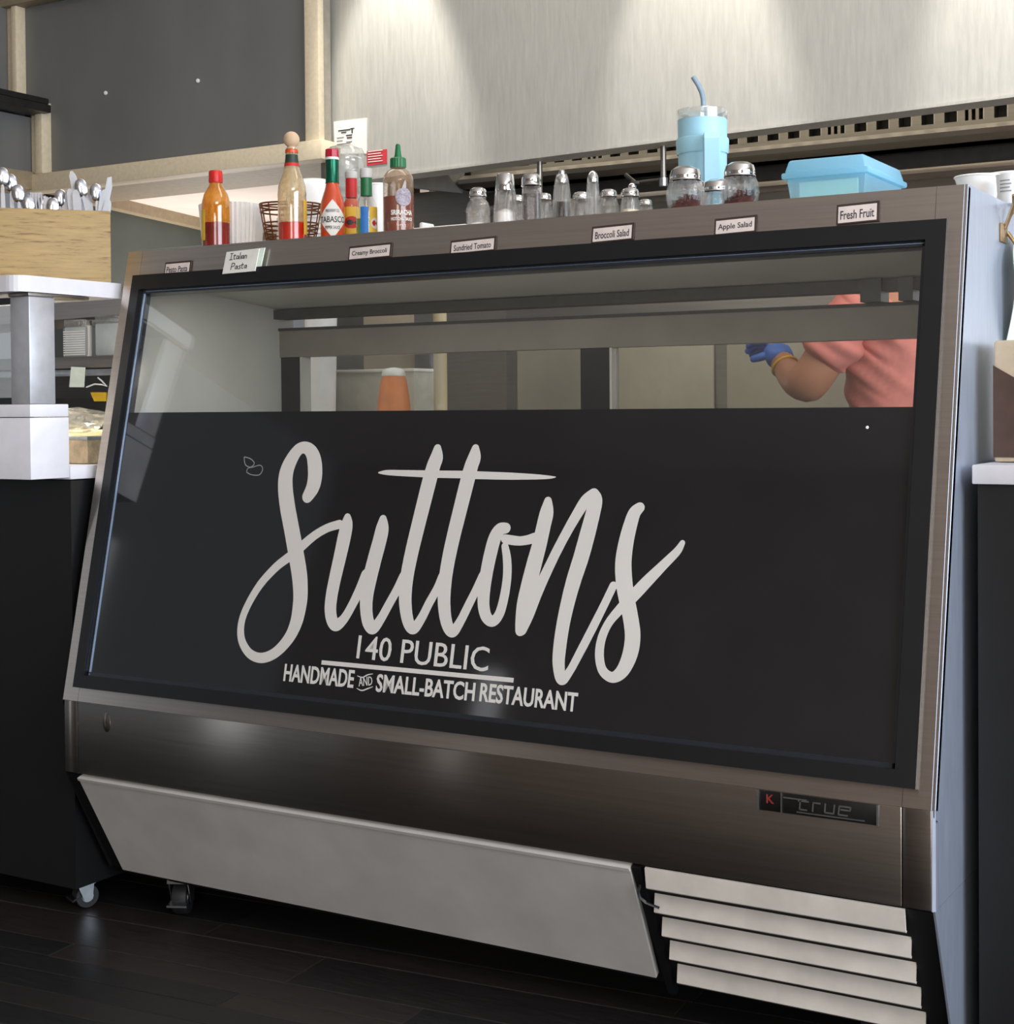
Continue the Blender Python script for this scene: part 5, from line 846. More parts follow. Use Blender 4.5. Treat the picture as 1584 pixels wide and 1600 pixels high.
cheese('empty ribbed shaker squeezed in behind the right chili shaker', (1.2031,0.400,1.3290,0.001123,345.5), 0, 0.86)
cheese('ribbed glass shaker with chili flakes nearest the blue lidded box', (1.2908,0.290,1.3290,0.001064,329.4), 5)
# tumbler
o, s = item('tumbler', 'pale blue insulated tumbler with handle, clear lid and bent straw', 'tumbler', (1.1244,0.520,1.3290,0.001183,360.4))
lat(o, 'body', [(28, 0), (30, 2), (37.5, 92), (38.5, 165), (38.5, 172), (36, 172)], s, m_tumbler, 40)
lat(o, 'sleeve', [(39.2, 118), (40.6, 121), (41.2, 139), (40.4, 142), (38.6, 143)], s, m_tumbler, 40, cap0=False, cap1=False)
h = MB(); hx = 14
pts = [(hx, -39, 138), (hx, -52, 140), (hx, -60, 132), (hx, -60, 90), (hx, -56, 50), (hx, -46, 40), (hx, -34, 42)]
vs = []; fs = []
for i, q in enumerate(pts):
    a = Vector(pts[max(i - 1, 0)]); b = Vector(pts[min(i + 1, len(pts) - 1)]); t = (b - a).normalized(); nrm = Vector((0, -t.z, t.y))
    for wx, wn in ((-11, -4), (11, -4), (13, 0), (11, 4), (-11, 4), (-13, 0)): vs.append((Vector(q) + Vector((wx, 0, 0)) + nrm * wn) * s)
for i in range(len(pts) - 1):
    for k in range(6): fs.append([i * 6 + k, i * 6 + (k + 1) % 6, i * 6 + 6 + (k + 1) % 6, i * 6 + 6 + k])
fs += [list(range(6)), [len(vs) - 6 + k for k in range(6)]]
h.add(vs, fs, True).build('handle', m_tumbler, o, world=False)
lat(o, 'lid', [(36, 170), (38.8, 171), (39.5, 184), (39.2, 187), (36.5, 187), (35.5, 180), (3, 179)], s, clear_plastic, 40, cap0=False)
MB().tube([Vector(q) * s for q in ((2, 0, 120), (2, 0, 186), (1.5, 0, 205), (-1, 0, 216), (-6, 0, 227), (-14, 0, 240))], 4.1 * s, 10).build('straw', m_straw, o, world=False)
# blue lidded box
x, y, z, s, bpx = (1.5112,0.260,1.3290,0.001006,310.2)
o = thing('storage_box', 'translucent light blue lidded box holding white paper slips', 'storage box', (x, y, z))
BW, BD = 0.128, 0.20
def taper_box(mb, x0, x1, y0, y1, z0, z1, dx, r=0.0):
    mb.add([(x0 + dx, y0 + dx, z0), (x1 - dx, y0 + dx, z0), (x1 - dx, y1 - dx, z0), (x0 + dx, y1 - dx, z0), (x0, y0, z1), (x1, y0, z1), (x1, y1, z1), (x0, y1, z1)], [[0, 3, 2, 1], [0, 1, 5, 4], [1, 2, 6, 5], [2, 3, 7, 6], [3, 0, 4, 7]])
    return mb
taper_box(MB(), -BW, 0.002, 0, BD, 0.0, 0.046, 0.006).build('body', blue_plastic, o, world=False)
mb = MB(); mb.rbox(-BW - 0.007, 0.009, -0.007, BD + 0.007, 0.040, 0.050, 0.003, 2); mb.build('rim', blue_lid, o, world=False)
bm = bmesh.new(); bmesh.ops.create_cube(bm, size=1)
for q in bm.verts:
    k = 0.006 if q.co.z > 0 else 0
    q.co = Vector((-BW / 2 + 0.001 + q.co.x * (BW + 0.008 - 2 * k), BD / 2 + q.co.y * (BD + 0.008 - 2 * k), 0.060 + q.co.z * 0.022))
bmesh.ops.bevel(bm, geom=bm.edges[:], offset=0.004, segments=3, profile=0.5, affect='EDGES')
MB().bm(bm).build('lid', blue_lid, o, world=False)
MB().box(-BW + 0.030, -0.016, 0.016, 0.022, 0.004, 0.036).build('paper_slip', paper_green, o, world=False)
MB().box(-BW + 0.016, -BW + 0.03, 0.016, 0.06, 0.004, 0.036).build('paper_slip', paper, o, world=False)
# bowls and tub at the right end
o, s = item('plastic_bowl', 'wide cream plastic bowl at the right rear corner of the case', 'bowl', (1.6243,0.520,1.3290,0.001075,329.5))
lat(o, 'body', [(22, 0), (24, 3), (30, 34), (35.5, 52), (34, 52), (29, 35), (22, 4)], s, white_plastic, 36, cap1=False); lat(o, 'rim', [(35.5, 50.5), (37.2, 52.5), (36, 54), (34, 53)], s, white_plastic, 36, cap0=False, cap1=False)
o, s = item('plastic_bowl', 'large white bowl behind the small cream bowl, cut by the picture edge', 'bowl', (1.6499,0.660,1.3290,0.001120,341.1))
lat(o, 'body', [(34, 0), (36, 3), (42, 44), (47, 66), (45, 66), (40, 44), (34, 4)], s, white_plastic, 36, cap1=False); lat(o, 'rim', [(47, 64), (48.8, 66), (47.4, 68), (45, 67)], s, white_plastic, 36, cap0=False, cap1=False)
o, s = item('plastic_tub', 'white printed plastic tub at the far right of the case top', 'tub', (1.6918,0.470,1.3290,0.001043,319.6))
lat(o, 'body', [(21, 0), (22, 2), (25, 43), (26, 46), (23.5, 46), (21, 3)], s, white_plastic, 32, cap1=False)
for k in range(4): band_patch(o, 'print', 24.6, 18 + k * 5.5, 20 + k * 5.5, -50, -4 - 6 * (k % 2), s, ink_light, 6)

# hook and paper tag on the right side of the case
hk = thing('wall_hook', 'bronze two prong hook on the right side of the case', 'hook', (CL, 0.41, 1.28))
MB().rbox(CL + 0.0005, CL + 0.004, 0.392, 0.432, 1.262, 1.292, 0.001).build('plate', m_bronze, hk)
MB().tube([(CL + 0.004, 0.412, 1.285), (CL + 0.012, 0.412, 1.305), (CL + 0.02, 0.405, 1.322), (CL + 0.022, 0.396, 1.335)], 0.0035, 8).build('prong', m_bronze, hk)
MB().tube([(CL + 0.012, 0.412, 1.305), (CL + 0.02, 0.425, 1.318), (CL + 0.022, 0.436, 1.326)], 0.0032, 8).build('prong', m_bronze, hk)
MB().tube([(CL + 0.004, 0.43, 1.28), (CL + 0.016, 0.43, 1.262), (CL + 0.024, 0.43, 1.268)], 0.0032, 8).build('prong', m_bronze, hk)
pt = thing('paper_tag', 'long printed paper tag hanging from the hook beside the case', 'tag', (CL + 0.012, 0.46, 1.26))
def tagx(t): return CL + 0.010 + 0.012 * math.sin(t * 3.4)
mb = MB(); n = 10
prof = []
for i in range(n + 1):
    t = i / n; z_ = 1.278 - 0.172 * t
    a = 0.398 + 0.05 * max(0, 0.25 - t) / 0.25 + 0.012 * t; b = 0.62 - 0.15 * max(0, 0.2 - t) / 0.2
    prof.append((tagx(t), a, b, z_))
vs = []; fs = []
for q in prof:
    vs += [(q[0], q[1], q[3]), (q[0] + 0.004, q[2], q[3]), (q[0] - 0.0008, q[1], q[3]), (q[0] + 0.0032, q[2], q[3])]
for i in range(n): fs += [[4 * i, 4 * i + 1, 4 * i + 5, 4 * i + 4], [4 * i + 2, 4 * i + 6, 4 * i + 7, 4 * i + 3]]
mb.add(vs, fs, True).build('sheet', paper_green, pt)
mb = MB()
for i in range(8):
    t = 0.3 + i * 0.075; q = tagx(t); z_ = 1.278 - 0.172 * t
    mb.box(q + 0.0025, q + 0.0032, 0.43, 0.56 - 0.02 * (i % 3), z_ - 0.0012, z_ + 0.0012)
mb.build('print', ink_light, pt)
MB().tube([(CL + 0.022, 0.43, 1.268), (CL + 0.018, 0.445, 1.262), (CL + 0.014, 0.45, 1.258)], 0.001, 6).build('string', white_plastic, pt)

# ---------------------------------------------------------------- left counter
lc = thing('service_counter', 'black counter with white front apron left of the display case', 'counter', (-0.6, 0.4, 0))
MB().box(-1.6, -0.02, 0.046, 0.77, 0.058, 0.868).build('cabinet', black_board, lc)
MB().rbox(-1.6, -0.02, 0.046, 0.77, 0.870, 0.897, 0.003).build('worktop', white_lam, lc)
MB().rbox(-1.6, -0.02, -0.054, 0.044, 0.874, 0.993, 0.002).build('apron', white_lam, lc)
MB().rbox(-1.6, -0.0205, -0.0535, 0.044, 0.9945, 1.019, 0.002).build('ledge_cap', white_lam, lc)
MB().rbox(-0.074, -0.0215, -0.052, 0.012, 1.0195, 1.226, 0.002).build('post', solid('brushed_post', (196, 196, 200), 0.4, 0.5, 0.03, 40), lc)
MB().rbox(-0.075, -0.018, -0.056, 0.1, 1.226, 1.233, 0.002).build('post_bracket', steel_dark, lc)
MB().rbox(-0.62, -0.566, -0.052, 0.012, 1.0195, 1.226, 0.002).build('post', MATS['brushed_post'], lc)
sh = MB()
bm = bmesh.new(); r = 0.03
poly = [(-1.6, -0.092), (-0.055, -0.082)]
for k in range(7):
    a = -PI / 2 + PI / 2 * k / 6; poly.append((-0.05 + 0.032 * math.cos(a), -0.05 + 0.032 * math.sin(a)))
poly += [(-0.018, 0.188), (-1.6, 0.188)]
sh.prism([(x, y, 1.234) for x, y in poly], (0, 0, 0.031)); sh.build('shelf', white_lam, lc)
MB().box(-0.5, -0.08, -0.045, -0.040, 1.03, 1.215).build('guard_glass', glass_pane, lc)
MB().box(-0.5, -0.074, -0.05, -0.036, 1.0195, 1.032).build('guard_channel', black_frame, lc)
MB().box(-0.5, -0.074, -0.05, -0.036, 1.213, 1.225).build('guard_channel', black_frame, lc)
for x, y, rot in ((-0.062, 0.11, -2.0), (-1.5, 0.11, -1.6)): caster_parts(lc, x, y, 0.058, 0.024, rot)

# cutlery box on the shelf, turned across the corner
bx = thing('cutlery_box', 'worn wooden box packed with cutlery on the white shelf', 'box', (-0.045, 0.150, 1.265), 0)
bd_ = Vector((0.66, 0.75, 0)).normalized(); bn = Vector((-bd_.y, bd_.x, 0))      # along front, towards back-left
bO = Vector((-0.026, 0.168, 1.2655))
def BP(u, v, z): return bO - bd_ * u + bn * v + Vector((0, 0, z))
BLn, BDp, BHt = 0.33, 0.16, 0.1465
def pboard(name, u0, u1, v0, v1, z0, z1):
    M = Matrix(((-bd_.x, bn.x, 0, bO.x), (-bd_.y, bn.y, 0, bO.y), (0, 0, 1, bO.z), (0, 0, 0, 1)))
    return MB().rbox(u0, u1, v0, v1, z0, z1, 0.003, 2, M).build(name, wood_box, bx)
pboard('front_board', 0, BLn, 0, 0.012, 0, BHt); pboard('back_board', 0, BLn, BDp - 0.012, BDp, 0, BHt)
pboard('end_board', 0, 0.012, 0.0125, BDp - 0.0125, 0, BHt); pboard('end_board', BLn - 0.012, BLn, 0.0125, BDp - 0.0125, 0, BHt)
pboard('base_board', 0.0125, BLn - 0.0125, 0.0125, BDp - 0.0125, 0, 0.01)
cut_steel = solid('cutlery_steel', (196, 199, 205), 0.2, 1.0, 0.03)
def spoon_mb(L_, rb, M):
    mb = MB(); n = 9; vs = []; fs = []
    for i in range(n):
        t = i / (n - 1); a = PI * t; w = max(rb * math.sin(a) ** 0.7, 0.002); zz = L_ + rb * 1.45 * (1 - math.cos(a))
        d = -rb * 0.32 * math.sin(a)
        vs += [(-w, 0, zz), (-w * 0.5, d * 0.8, zz), (0, d, zz), (w * 0.5, d * 0.8, zz), (w, 0, zz)]
    for i in range(n - 1):
        for k in range(4): fs.append([5 * i + k, 5 * i + k + 1, 5 * i + 6 + k, 5 * i + 5 + k])
    mb.add([M @ Vector(q) for q in vs], fs, True); return mb
def handle_mb(mb, L_, w0, w1, th, M):
    pr = [(-w0, 0), (w0, 0), (w1, L_ * 0.85), (w1 * 0.8, L_ * 0.96), (w1 * 0.3, L_), (-w1 * 0.3, L_), (-w1 * 0.8, L_ * 0.96), (-w1, L_ * 0.85)]
    mb.prism([M @ Vector((x, -th / 2, z)) for x, z in pr], M.to_3x3() @ Vector((0, th, 0))); return mb
GK = 'cutlery standing in the wooden box'
RAW = [('spoon', -60, -70, 1000, .05), ('spoon', 10, 6, 985, .05), ('spoon', 64, 52, 1008, .08), ('spoon', 106, 92, 1078, .05), ('knife', 128, 122, 1120, .10),
    ('spoon', 160, 150, 1135, .05), ('fork', 206, 198, 1104, .09), ('fork', 214, 206, 1120, .05), ('spoon', 236, 244, 1140, .06), ('handle', 272, 262, 1142, .05),
    ('handle', 222, 210, 1150, .11), ('knife', 252, 250, 1120, .09), ('handle', 300, 268, 1128, .10), ('spoon', 296, 300, 1150, .04), ('handle', 384, 380, 1112, .09), ('handle', 446, 436, 1100, .04),
    ('handle', 322, 285, 1145, .05), ('spoon', 346, 348, 1082, .09), ('handle', 424, 402, 1088, .06), ('handle', 478, 420, 984, .07), ('spoon', 506, 462, 1034, .05),
    ('handle', 520, 514, 1110, .08), ('spoon', 568, 556, 1054, .06), ('handle', 590, 606, 1090, .05), ('knife', 600, 640, 1008, .06), ('handle', 614, 628, 1150, .04)]
cutlist = []
for kd_, xr, xt, yt_, v in RAW:
    cutlist.append((kd_, (168 - xr / 3.771) / 798, v, (1222 - yt_) / 3.771 * 0.00136 + 0.004, math.degrees(math.atan2(xr - xt, 1222 - yt_)), 0))
cnt_ = {}
names = {'spoon': 'table_spoon', 'fork': 'table_fork', 'knife': 'table_knife', 'handle': 'table_spoon'}
labs = {'spoon': 'steel spoon standing bowl up in the wooden box', 'fork': 'steel fork standing tines up in the wooden box', 'knife': 'steel knife leaning blade up in the wooden box', 'handle': 'steel cutlery standing handle up in the wooden box'}
NTH = ['leftmost', 'second from the left', 'third from the left', 'fourth from the left', 'fifth from the left', 'sixth from the left', 'seventh from the left', 'eighth from the left', 'ninth from the left', 'tenth from the left', 'eleventh from the left', 'twelfth from the left', 'thirteenth from the left']
for kd_, u, v, top, lean, lv in cutlist:
    Lt = (BHt + top - 0.015) / math.cos(math.radians(lean))
    cnt_[kd_] = cnt_.get(kd_, 0) + 1
    base = BP(u + math.sin(math.radians(lean)) * -0.0, v, 0.013)
    Mr = Matrix(((bd_.x, bn.x, 0, 0), (bd_.y, bn.y, 0, 0), (0, 0, 1, 0), (0, 0, 0, 1)))
    M = Mr @ Matrix.Translation((0, 0, 0)) @ Matrix.Rotation(math.radians(-lean), 4, 'Y')
    o = thing(names[kd_], labs[kd_] + ', ' + NTH[cnt_[kd_] - 1] + ' of them', 'cutlery', base + bd_ * (math.tan(math.radians(lean)) * (BHt - 0.013)), 0, {'spoon': 'spoons bowl up in the wooden box', 'fork': 'forks in the wooden box', 'knife': 'knives in the wooden box', 'handle': 'cutlery handle up in the wooden box'}[kd_])
    if kd_ == 'spoon':
        rb = 0.0125; spoon_mb(Lt - rb * 2.9, rb, M).build('spoon_bowl', cut_steel, o, world=False); handle_mb(MB(), Lt - rb * 2.7, 0.006, 0.004, 0.003, M).build('handle', cut_steel, o, world=False)
    elif kd_ == 'fork':
        handle_mb(MB(), Lt - 0.05, 0.006, 0.004, 0.003, M).build('handle', cut_steel, o, world=False)
        mb = MB(); mb.box(-0.010, 0.010, -0.001, 0.001, Lt - 0.052, Lt - 0.035, M)
        for k in range(4): mb.box(-0.010 + k * 0.0058, -0.0076 + k * 0.0058, -0.001, 0.001, Lt - 0.035, Lt, M)
        mb.build('tines', cut_steel, o, world=False)
    elif kd_ == 'knife':
        handle_mb(MB(), Lt * 0.55, 0.008, 0.006, 0.006, M).build('handle', cut_steel, o, world=False)
        mb = MB(); mb.prism([M @ Vector((x, -0.001, z)) for x, z in ((-0.006, Lt * 0.5), (0.006, Lt * 0.5), (0.008, Lt * 0.9), (0.003, Lt), (-0.005, Lt * 0.98))], M.to_3x3() @ Vector((0, 0.002, 0))); mb.build('blade', cut_steel, o, world=False)
    else:
        handle_mb(MB(), Lt, 0.0045, 0.0085, 0.003, M).build('handle', cut_steel, o, world=False)
        rb = 0.012; M2 = M @ Matrix.Translation((0, 0, 0.02)) @ Matrix.Rotation(PI, 4, 'Y'); spoon_mb(0.0, rb * 0.6, M2).build('spoon_bowl', cut_steel, o, world=False)

# tray of flatbread on the worktop
tr = thing('sheet_pan', 'worn metal sheet pan of flatbread on the left worktop', 'pan', (-0.30, 0.32, 0.898))
mb = MB(); mb.box(-0.52, -0.06, 0.13, 0.56, 0.8985, 0.902); mb.box(-0.52, -0.06, 0.13, 0.134, 0.902, 0.948); mb.box(-0.52, -0.06, 0.556, 0.56, 0.902, 0.948); mb.box(-0.52, -0.516, 0.134, 0.556, 0.902, 0.948); mb.box(-0.064, -0.06, 0.134, 0.556, 0.902, 0.948)
mb.build('tray', solid('worn_pan', (196, 176, 142), 0.4, 0.4, 0.25, 25), tr)
MB().tube([(-0.53, 0.125, 0.95), (-0.055, 0.125, 0.95), (-0.055, 0.565, 0.95), (-0.53, 0.565, 0.95)], 0.004, 8, True).build('rolled_rim', chrome_worn, tr)
for k in range(3):
    o = MB().lathe([(0.03, 0), (0.10, 0.004), (0.125, 0.010), (0.11, 0.018), (0.04, 0.022)], 22, rf=lambda a, z: 1 + 0.05 * math.sin(3 * a + k), c=(-0.21 - 0.06 * k, 0.30 + 0.05 * k, 0.9025 + 0.019 * k)).build('flatbread', m_bread)
    tag(o, ('lowest flatbread of the pile in the left sheet pan', 'middle flatbread of the pile in the left sheet pan', 'uppermost flatbread of the pile in the left sheet pan')[k], 'bread', 'flatbreads in the sheet pan')
bg = MB(); rnd = random.Random(5)
bm = bmesh.new(); bmesh.ops.create_icosphere(bm, subdivisions=3, radius=1)
for q in bm.verts:
    n_ = 1 + 0.18 * math.sin(9 * q.co.x + 4 * q.co.z) * math.cos(8 * q.co.y + 3 * q.co.x) + 0.08 * math.sin(21 * q.co.z + 13 * q.co.x)
    q.co = Vector((-0.245 + q.co.x * 0.085 * n_, 0.26 + q.co.y * 0.06 * n_, 0.985 + q.co.z * 0.026 * n_))
o = bg.bm(bm, None, False).build('plastic_bag', clear_plastic); tag(o, 'crumpled clear plastic bag lying on the flatbread pan', 'bag')

# shelving behind the left counter
rk = thing('prep_shelf', 'grey metal prep shelf behind the left counter', 'shelf', (-0.9, 0.95, 0))
MB().rbox(-1.7, -0.625, 0.80, 1.2, 1.118, 1.150, 0.003).build('shelf_board', steel_dark, rk)
MB().rbox(-1.7, -0.625, 0.795, 0.80, 1.098, 1.115, 0.001).build('ticket_rail', chrome_worn, rk)
MB().box(-1.7, -0.625, 1.16, 1.2, 0.0, 1.118).build('back_sheet', steel_dark, rk)
MB().box(-1.7, -1.66, 0.80, 1.16, 0.0, 1.118).build('upright', steel_dark, rk); MB().box(-0.665, -0.625, 0.80, 1.16, 0.0, 1.118).build('upright', steel_dark, rk)
MB().box(-1.66, -0.666, 0.85, 1.16, 0.90, 1.04).build('drawer_front', dark_metal, rk)
MB().prism([(-1.5, 0.83, 1.24), (-0.63, 0.83, 1.258), (-0.63, 0.83, 1.31), (-0.70, 0.83, 1.34), (-1.5, 0.83, 1.33)], (0, 0.25, 0)).build('steel_cover', steel_x, rk)
o = MB().prism([(-0.7879,0.8400,1.0549), (-0.7288,0.8400,1.0542), (-0.7292,0.8400,1.0304), (-0.7740,0.8400,1.0308)], (0, 0.004, 0)).build('warning_label', yellow); tag(o, 'yellow warning label on the drawer behind the left counter', 'label')
o = MB().prism([(-0.8076,0.7920,1.1228), (-0.7556,0.7920,1.1201), (-0.7612,0.7920,1.0679), (-0.8158,0.7920,1.0686)], (0, 0.0015, 0)).build('order_ticket', paper_green); tag(o, 'pale green order ticket hanging from the prep shelf rail', 'ticket')
for nm, a, b, c, d, lab in (('steam_pan', 100, 132, 502, 553, 'ribbed grey insert pan standing on the prep shelf, left of two'), ('steam_pan', 148, 186, 496, 553, 'smooth pale insert pan standing on the prep shelf, right of two')):
    p0 = (-0.8740,0.8300,1.1594) if a == 100 else (-0.7591,0.8300,1.1565); p1 = (-0.7954,0.8300,1.2445) if a == 100 else (-0.6688,0.8300,1.2500)
    o = thing(nm, lab, 'pan', ((p0[0] + p1[0]) / 2, 0.9, 1.150))
    x0, x1, zt = p0[0], p1[0], p1[2]
    mbx = MB(); mbx.rbox(x0, x1, 0.83, 0.97, 1.1505, zt - 0.012, 0.006, 2); mbx.build('body', solid('pan_grey_' + ('a' if a == 100 else 'b'), (188, 196, 198), 0.4, 0.2, 0.03), o)
    MB().rbox(x0 + 0.004, x1 + 0.004, 0.826, 0.974, zt - 0.012, zt + 0.006, 0.003, 2).build('rim', clear_plastic, o)
    if a == 100:
        mbx = MB()
        for k in range(11): mbx.box(x0 - 0.001, x1 + 0.001, 0.8285, 0.83, 1.155 + k * 0.0062, 1.158 + k * 0.0062)
        mbx.build('ribs', white_plastic, o)
o = thing('steel_canister', 'narrow polished canister between the two insert pans', 'canister', (-0.745, 0.86, 1.15))
q0 = (-0.8060,0.8500,1.1582)
MB().lathe([(0.014, 0), (0.014, 0.085), (0.012, 0.095)], 18, c=(q0[0], 0.85, 1.1505)).build('body', white_plastic, o); MB().lathe([(0.015, 0.084), (0.015, 0.097), (0.004, 0.1)], 18, c=(q0[0], 0.85, 1.1505)).build('lid', chrome, o)
wire = MB().tube([(-0.7602,0.8000,1.0679), (-0.7295,0.8000,1.0759), (-0.7016,0.8000,1.0738), (-0.6855,0.8000,1.0686), (-0.7015,0.8000,1.0822), (-0.7176,0.8000,1.0925)], 0.0022, 6).build('cable_loop', white_plastic); tag(wire, 'white cable loop under the prep shelf beside the order ticket', 'cable')
# grey bus tub on the shelf behind the case corner
tb = thing('bus_tub', 'grey green plastic bus tub behind the left end of the case', 'tub', (-0.42, 0.95, 1.20))
mb = MB(); mb.rbox(-0.59, -0.17, 0.86, 1.2, 1.28, 1.40, 0.03, 3); mb.build('body', wall_green, tb)
MB().rbox(-0.61, -0.15, 0.84, 1.22, 1.395, 1.425, 0.012, 3).build('rim', bus_grey, tb)
cb = thing('tall_cabinet', 'dark grey cabinet standing behind the left end of the case', 'cabinet', (-0.4, 1.1, 0))
MB().box(-0.615, -0.17, 0.85, 1.23, 0.0, 1.2785).build('body', dark_metal, cb)
MB().tube([(-0.605, 0.838, 0.6), (-0.605, 0.838, 1.2785)], 0.009, 8).build('corner_post', chrome_worn, cb)

# ---------------------------------------------------------------- right counter
rc = thing('service_counter', 'black counter with white worktop right of the display case', 'counter', (2.3, 0.5, 0))
MB().box(1.712, 3.4, 0.150, 0.70, 0.0, 0.888).build('cabinet', black_board, rc)
MB().rbox(1.706, 3.4, 0.140, 0.72, 0.889, 0.917, 0.002).build('worktop', white_lam, rc)
bb = thing('counter_box', 'tan box with dark brown lower part at the right end counter', 'box', (1.82, 0.36, 0.918))
MB().rbox(1.716, 2.02, 0.232, 0.42, 0.918, 1.099, 0.004, 2).build('body', m_tan_box, bb)
MB().prism([(1.7155, 0.2295, 0.925), (2.02, 0.2295, 0.925), (2.02, 0.2295, 1.03), (1.76, 0.2295, 1.035), (1.7155, 0.2295, 1.062)], (0, 0.004, 0)).build('dark_panel', m_brown, bb)

# ---------------------------------------------------------------- prep table behind the case and what stands on it
ptb = thing('prep_table', 'stainless prep table standing directly behind the display case', 'table', (0.1, 1.0, 0))
MB().rbox(-0.12, 0.95, 0.86, 1.25, 0.90, 0.94, 0.004).build('table_top', steel_x, ptb)
for x in (-0.09, 0.92):
    for y in (0.89, 1.22): MB().tube([(x, y, 0.0), (x, y, 0.90)], 0.018, 10).build('leg', steel_dark, ptb)
q = (0.2262,1.0000,1.0634)
tag(MB().tube([(q[0], 1.0, 0.941), (q[0], 1.0, 1.36)], 0.0165, 14).build('wooden_post', wood_post), 'pale wooden post seen upright through the rear glass of the case', 'post')
q0 = (-0.1464,0.9200,1.0683); q1 = (-0.0601,0.9200,1.0670)
o = thing('white_container', 'tall white container seen through the rear glass at left', 'container', ((q0[0] + q1[0]) / 2, 0.95, 0.94))
w = (q1[0] - q0[0]) / 2
lat(o, 'body', [(w * 0.86, 0), (w * 0.9, 0.004), (w * 1.06, 0.30), (w, 0.30), (w * 0.84, 0.01)], 1, white_plastic, 28, cap1=False)
lat(o, 'rim', [(w * 1.08, 0.292), (w * 1.14, 0.30), (w * 1.06, 0.306)], 1, white_plastic, 28, cap0=False, cap1=False)
q = (0.0883,1.0000,1.0655)
o = thing('sauce_bottle', 'orange sauce bottle with white cap on the prep table behind the case', 'bottle', (q[0], 1.0, 0.94))
lat(o, 'body', [(0.042, 0), (0.043, 0.004), (0.040, 0.08), (0.033, 0.13), (0.028, 0.145)], 1, m_orange, 28)
lat(o, 'cap', [(0.029, 0.145), (0.03, 0.148), (0.027, 0.158), (0.022, 0.163), (0.006, 0.166)], 1, white_plastic, 20)
q0 = (-0.1714,1.1000,1.0703); q1 = (0.0871,1.1000,1.0664)
o = thing('cardboard_box', 'pale grey box with cream edge behind the orange sauce bottle', 'box', ((q0[0] + q1[0]) / 2, 1.14, 0.94))
MB().rbox(q0[0], q1[0], 1.09, 1.2, 0.9405, 1.10, 0.004).build('body', solid('pale_box', (184, 182, 168), 0.7, 0, 0.05, 20), o)
MB().rbox(q0[0] - 0.003, q1[0] + 0.003, 1.086, 1.204, 1.098, 1.106, 0.002).build('lid_edge', paper, o)

# ---------------------------------------------------------------- the cook behind the case
def skin_obj(name, joints, edges, root, mat, parent, sub=2, tweak=None):
    idx = {k: i for i, k in enumerate(joints)}
    me = bpy.data.meshes.new('sk'); me.from_pydata([joints[k][0] for k in joints], [(idx[a], idx[b]) for a, b in edges], [])
    o = bpy.data.objects.new('sk', me); COL.objects.link(o)
    m = o.modifiers.new('s', 'SKIN'); m.use_smooth_shade = True
    for i, k in enumerate(joints):
        r = joints[k][1]; r = r if isinstance(r, tuple) else (r, r)
        me.skin_vertices[0].data[i].radius = r; me.skin_vertices[0].data[i].use_root = (k == root)
    s2 = o.modifiers.new('d', 'SUBSURF'); s2.levels = sub; s2.render_levels = sub
    bpy.context.view_layer.update()
    res = bpy.data.meshes.new_from_object(o.evaluated_get(bpy.context.evaluated_depsgraph_get()))
    bpy.data.objects.remove(o); bpy.data.meshes.remove(me)
    off = loc_of(parent)
    for q in res.vertices: q.co = (tweak(q.co.copy()) if tweak else q.co) - off
    res.polygons.foreach_set('use_smooth', [True] * len(res.polygons)); res.materials.clear(); res.materials.append(mat); res.name = name
    ob = bpy.data.objects.new(name, res); COL.objects.link(ob); ob.parent = parent; return ob
pr = thing('person', 'person in salmon T-shirt and blue glove working behind the case', 'person', (1.20, 1.52, 0))
sho = Vector((1.1244,1.4000,1.2217)); elb = Vector((1.0157,1.3600,1.0397)); wri = Vector((0.9323,1.4700,1.0916)); hnd = Vector((0.8964,1.5000,1.1356))
px_, py_ = 1.175, 1.55
shoR = Vector((px_ - 0.02, py_ + 0.17, sho.z)); elbR = Vector((px_ + 0.06, py_ + 0.20, 0.98)); wriR = Vector((px_ - 0.04, py_ + 0.22, 0.80))
J = {'pelvis': ((px_ + 0.01, py_, 0.80), (0.11, 0.15)), 'waist': ((px_ + 0.01, py_, 0.95), (0.10, 0.13)), 'chest': ((px_, py_, 1.12), (0.11, 0.15)), 'upchest': ((px_ - 0.02, py_, 1.22), (0.08, 0.12)), 'neck': ((px_ - 0.045, py_, 1.30), 0.05), 'skull0': ((px_ - 0.07, py_, 1.36), (0.068, 0.066)), 'skull1': ((px_ - 0.085, py_, 1.43), (0.085, 0.078)), 'crown': ((px_ - 0.075, py_, 1.475), (0.05, 0.05)), 'nose': ((px_ - 0.172, py_, 1.39), 0.014),
     'shL': (tuple(sho), 0.05), 'elL': (tuple(elb), 0.055), 'wrL': (tuple(wri), 0.032), 'haL': (tuple(hnd), 0.03),
     'shR': (tuple(shoR), 0.05), 'elR': (tuple(elbR), 0.042), 'wrR': (tuple(wriR), 0.027), 'haR': (tuple(wriR + Vector((-0.06, -0.02, 0.02))), 0.03),
     'hipL': ((px_, py_ - 0.09, 0.74), 0.085), 'knL': ((px_ - 0.02, py_ - 0.10, 0.42), 0.055), 'anL': ((px_ + 0.01, py_ - 0.10, 0.08), 0.036), 'toL': ((px_ - 0.14, py_ - 0.11, 0.035), 0.03),
     'hipR': ((px_, py_ + 0.09, 0.74), 0.085), 'knR': ((px_ - 0.02, py_ + 0.10, 0.42), 0.055), 'anR': ((px_ + 0.01, py_ + 0.10, 0.08), 0.036), 'toR': ((px_ - 0.14, py_ + 0.11, 0.035), 0.03)}
